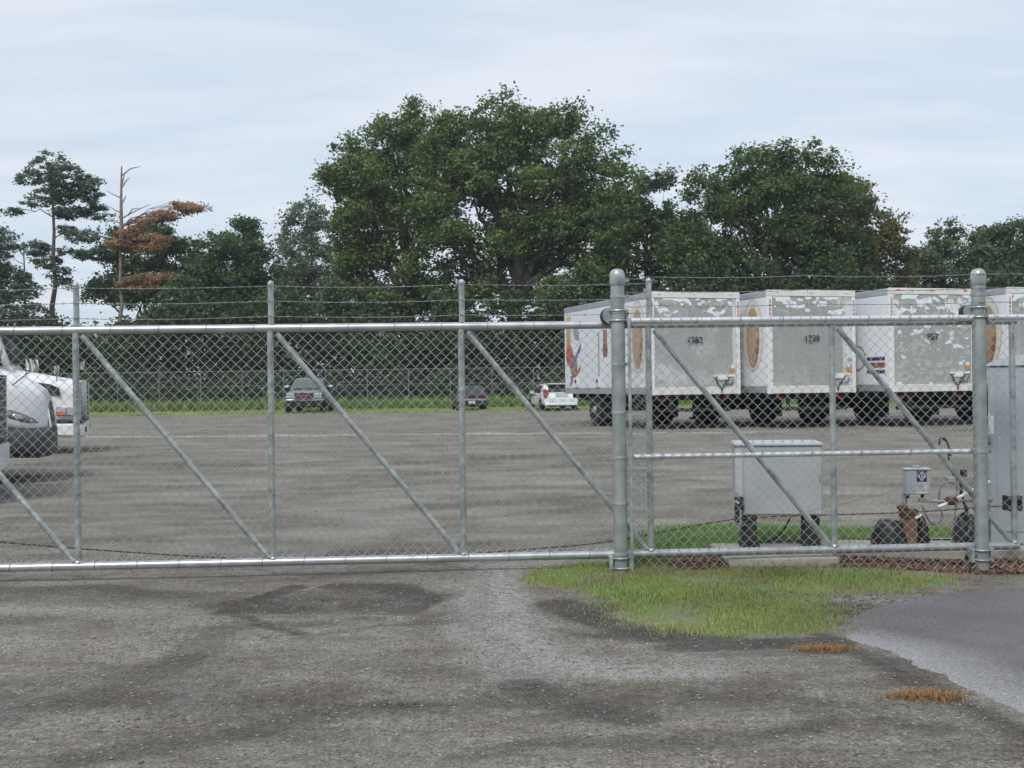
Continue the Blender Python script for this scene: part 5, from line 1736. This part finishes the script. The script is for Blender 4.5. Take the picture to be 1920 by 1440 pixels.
tree('broadleaf_tree', 'dark tree with a small pointed top left of pale tree', 462, 90, [(462, 428, 24, 22), (455, 465, 45, 34), (490, 510, 42, 42), (450, 540, 50, 45)], 11500, .25, 'midgreen', .24, clump=.85, shell=.5, group=MID)
tree('broadleaf_tree', 'pale grey green airy tree left of the oaks', 590, 94, [(575, 400, 36, 30), (548, 440, 38, 36), (600, 440, 40, 38), (580, 490, 55, 40), (630, 510, 45, 45), (545, 520, 40, 40), (600, 560, 60, 40)], 12500, .24,
     'palegreen', .22, clump=.8, shell=.35, group=MID)
tree('pine_tree', 'scraggy leaning pine at the left edge of the photo', 48, 84, [(8, 450, 24, 24), (-10, 490, 30, 34), (15, 530, 36, 34), (45, 545, 26, 22), (-5, 580, 40, 30), (60, 590, 34, 24)], 7500, .18, 'pine', .18, 'pinebark', clump=.7,
     per=28, flat=.5, shell=.35, long=2.4)


UND = 'young trees filling in below the oaks'
for px_, D_, lb_, lob in (
        (345, 78, 'young dark tree below the dying pine, left of the second gate upright', [(345, 560, 36, 36), (320, 600, 34, 34), (370, 605, 34, 34)]),
        (530, 79, 'young bushy tree below the pale tree', [(530, 545, 34, 38), (510, 590, 34, 34), (555, 595, 34, 34)]),
        (650, 80, 'young open tree at the left foot of the twin stemmed oak', [(650, 560, 34, 34), (630, 600, 30, 30), (675, 605, 34, 28)]),
        (850, 79, 'young tree between the twin stemmed oak and biggest oak', [(850, 575, 36, 30), (830, 605, 30, 26), (875, 610, 34, 24)]),
        (1050, 78, 'young dark tree at the right foot of the biggest oak', [(1050, 560, 36, 34), (1030, 600, 34, 28), (1080, 600, 34, 30)]),
        (1150, 79, 'young dark tree directly behind the left gate post', [(1150, 560, 34, 34), (1130, 600, 34, 28), (1180, 590, 34, 34)])):
    tree('sapling', lb_, px_, D_, lob, 5200, .24, 'midgreen', .12, clump=.75, shell=.45, group=UND)


# dense undergrowth below the trees: one dark mass
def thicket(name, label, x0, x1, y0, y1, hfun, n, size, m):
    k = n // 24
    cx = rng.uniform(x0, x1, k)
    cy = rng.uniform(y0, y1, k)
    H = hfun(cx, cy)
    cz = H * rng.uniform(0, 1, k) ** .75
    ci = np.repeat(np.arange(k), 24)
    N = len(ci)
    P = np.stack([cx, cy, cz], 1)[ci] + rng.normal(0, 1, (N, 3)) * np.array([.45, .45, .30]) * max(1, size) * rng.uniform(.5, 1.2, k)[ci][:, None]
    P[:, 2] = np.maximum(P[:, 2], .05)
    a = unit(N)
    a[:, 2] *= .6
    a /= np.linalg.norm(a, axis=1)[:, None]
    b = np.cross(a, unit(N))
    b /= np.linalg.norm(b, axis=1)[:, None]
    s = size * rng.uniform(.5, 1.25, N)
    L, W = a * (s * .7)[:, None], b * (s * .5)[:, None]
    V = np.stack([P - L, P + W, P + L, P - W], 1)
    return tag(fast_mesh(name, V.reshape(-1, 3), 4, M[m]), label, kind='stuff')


def hcurve(x, y):
    px = 960 + x / y * F
    top = np.interp(px, [-300, 0, 60, 150, 300, 500, 640, 700, 820, 900, 1010, 1100, 1200, 1300, 1500, 1700, 1900, 2200],
                    [545, 580, 596, 585, 545, 545, 566, 582, 592, 588, 582, 568, 530, 525, 520, 520, 530, 530])
    h = EYE + (722 - top) / F * y
    return h * (.45 + .95 * fbm(x * .23, y * .2, 91))


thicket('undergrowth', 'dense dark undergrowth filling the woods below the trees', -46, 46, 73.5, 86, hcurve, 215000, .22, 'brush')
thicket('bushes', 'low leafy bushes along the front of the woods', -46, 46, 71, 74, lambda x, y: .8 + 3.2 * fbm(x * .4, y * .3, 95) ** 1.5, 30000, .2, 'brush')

# far boundary fence in front of the bushes
ff = thing('boundary_fence', 'distant wire fence with thin posts in front of the woods', 'fence', (0, 68.2, 0))
xx = np.arange(-30.2, 12, 2.42)
for x in xx:
    MB().tube([(x, 0, -.05), (x, 0, 2.28)], .022, 6).build('fence_post', M['barb'], ff)
MB().tube([(xx[0], 0, 2.29), (xx[-1], 0, 2.29)], .013, 6).build('top_rail', M['barb'], ff)
MB().tube([(xx[0], 0, 1.42), (xx[-1], 0, 1.42)], .008, 5).build('middle_wire', M['barb'], ff)
V = []
for k in range(int((xx[-1] - xx[0]) / .11)):
    x = xx[0] + k * .11
    for s in (-1, 1):
        a, b = np.array((x, -.02, .05)), np.array((x + s * 1.9, -.02, 2.2))
        w_ = np.array((.0012, 0, 0))
        V += [a - w_, a + w_, b + w_, b - w_]
tag(fast_mesh('chain_link_fabric', np.array(V), 4, M['barb'], ff), kind='stuff')

# unseen woods, added behind the viewer to darken the trailer door reflections
thicket('added_reflection_woods', 'dark unseen woods added behind the viewer for the trailer doors to mirror', -40, 190, -62, -52, lambda x, y: 13 + 6 * fbm(x * .12, y * .1, 97), 48000, 1.3, 'farleaf')

# humid air: far things pale a little
mh = bpy.data.materials.new('humid_air')
mh.use_nodes = True
mh.node_tree.nodes.clear()
ho = mh.node_tree.nodes.new('ShaderNodeOutputMaterial')
hv = mh.node_tree.nodes.new('ShaderNodeVolumePrincipled')
hv.inputs['Color'].default_value = (.86, .93, 1.0, 1)
hv.inputs['Density'].default_value = .00042
hv.inputs['Anisotropy'].default_value = .2
mh.node_tree.links.new(hv.outputs[0], ho.inputs['Volume'])
tag(MB().box((-640, -440, -1.6), (640, 720, 32)).build('haze', mh), 'thin pale humid air over the whole yard', kind='stuff')
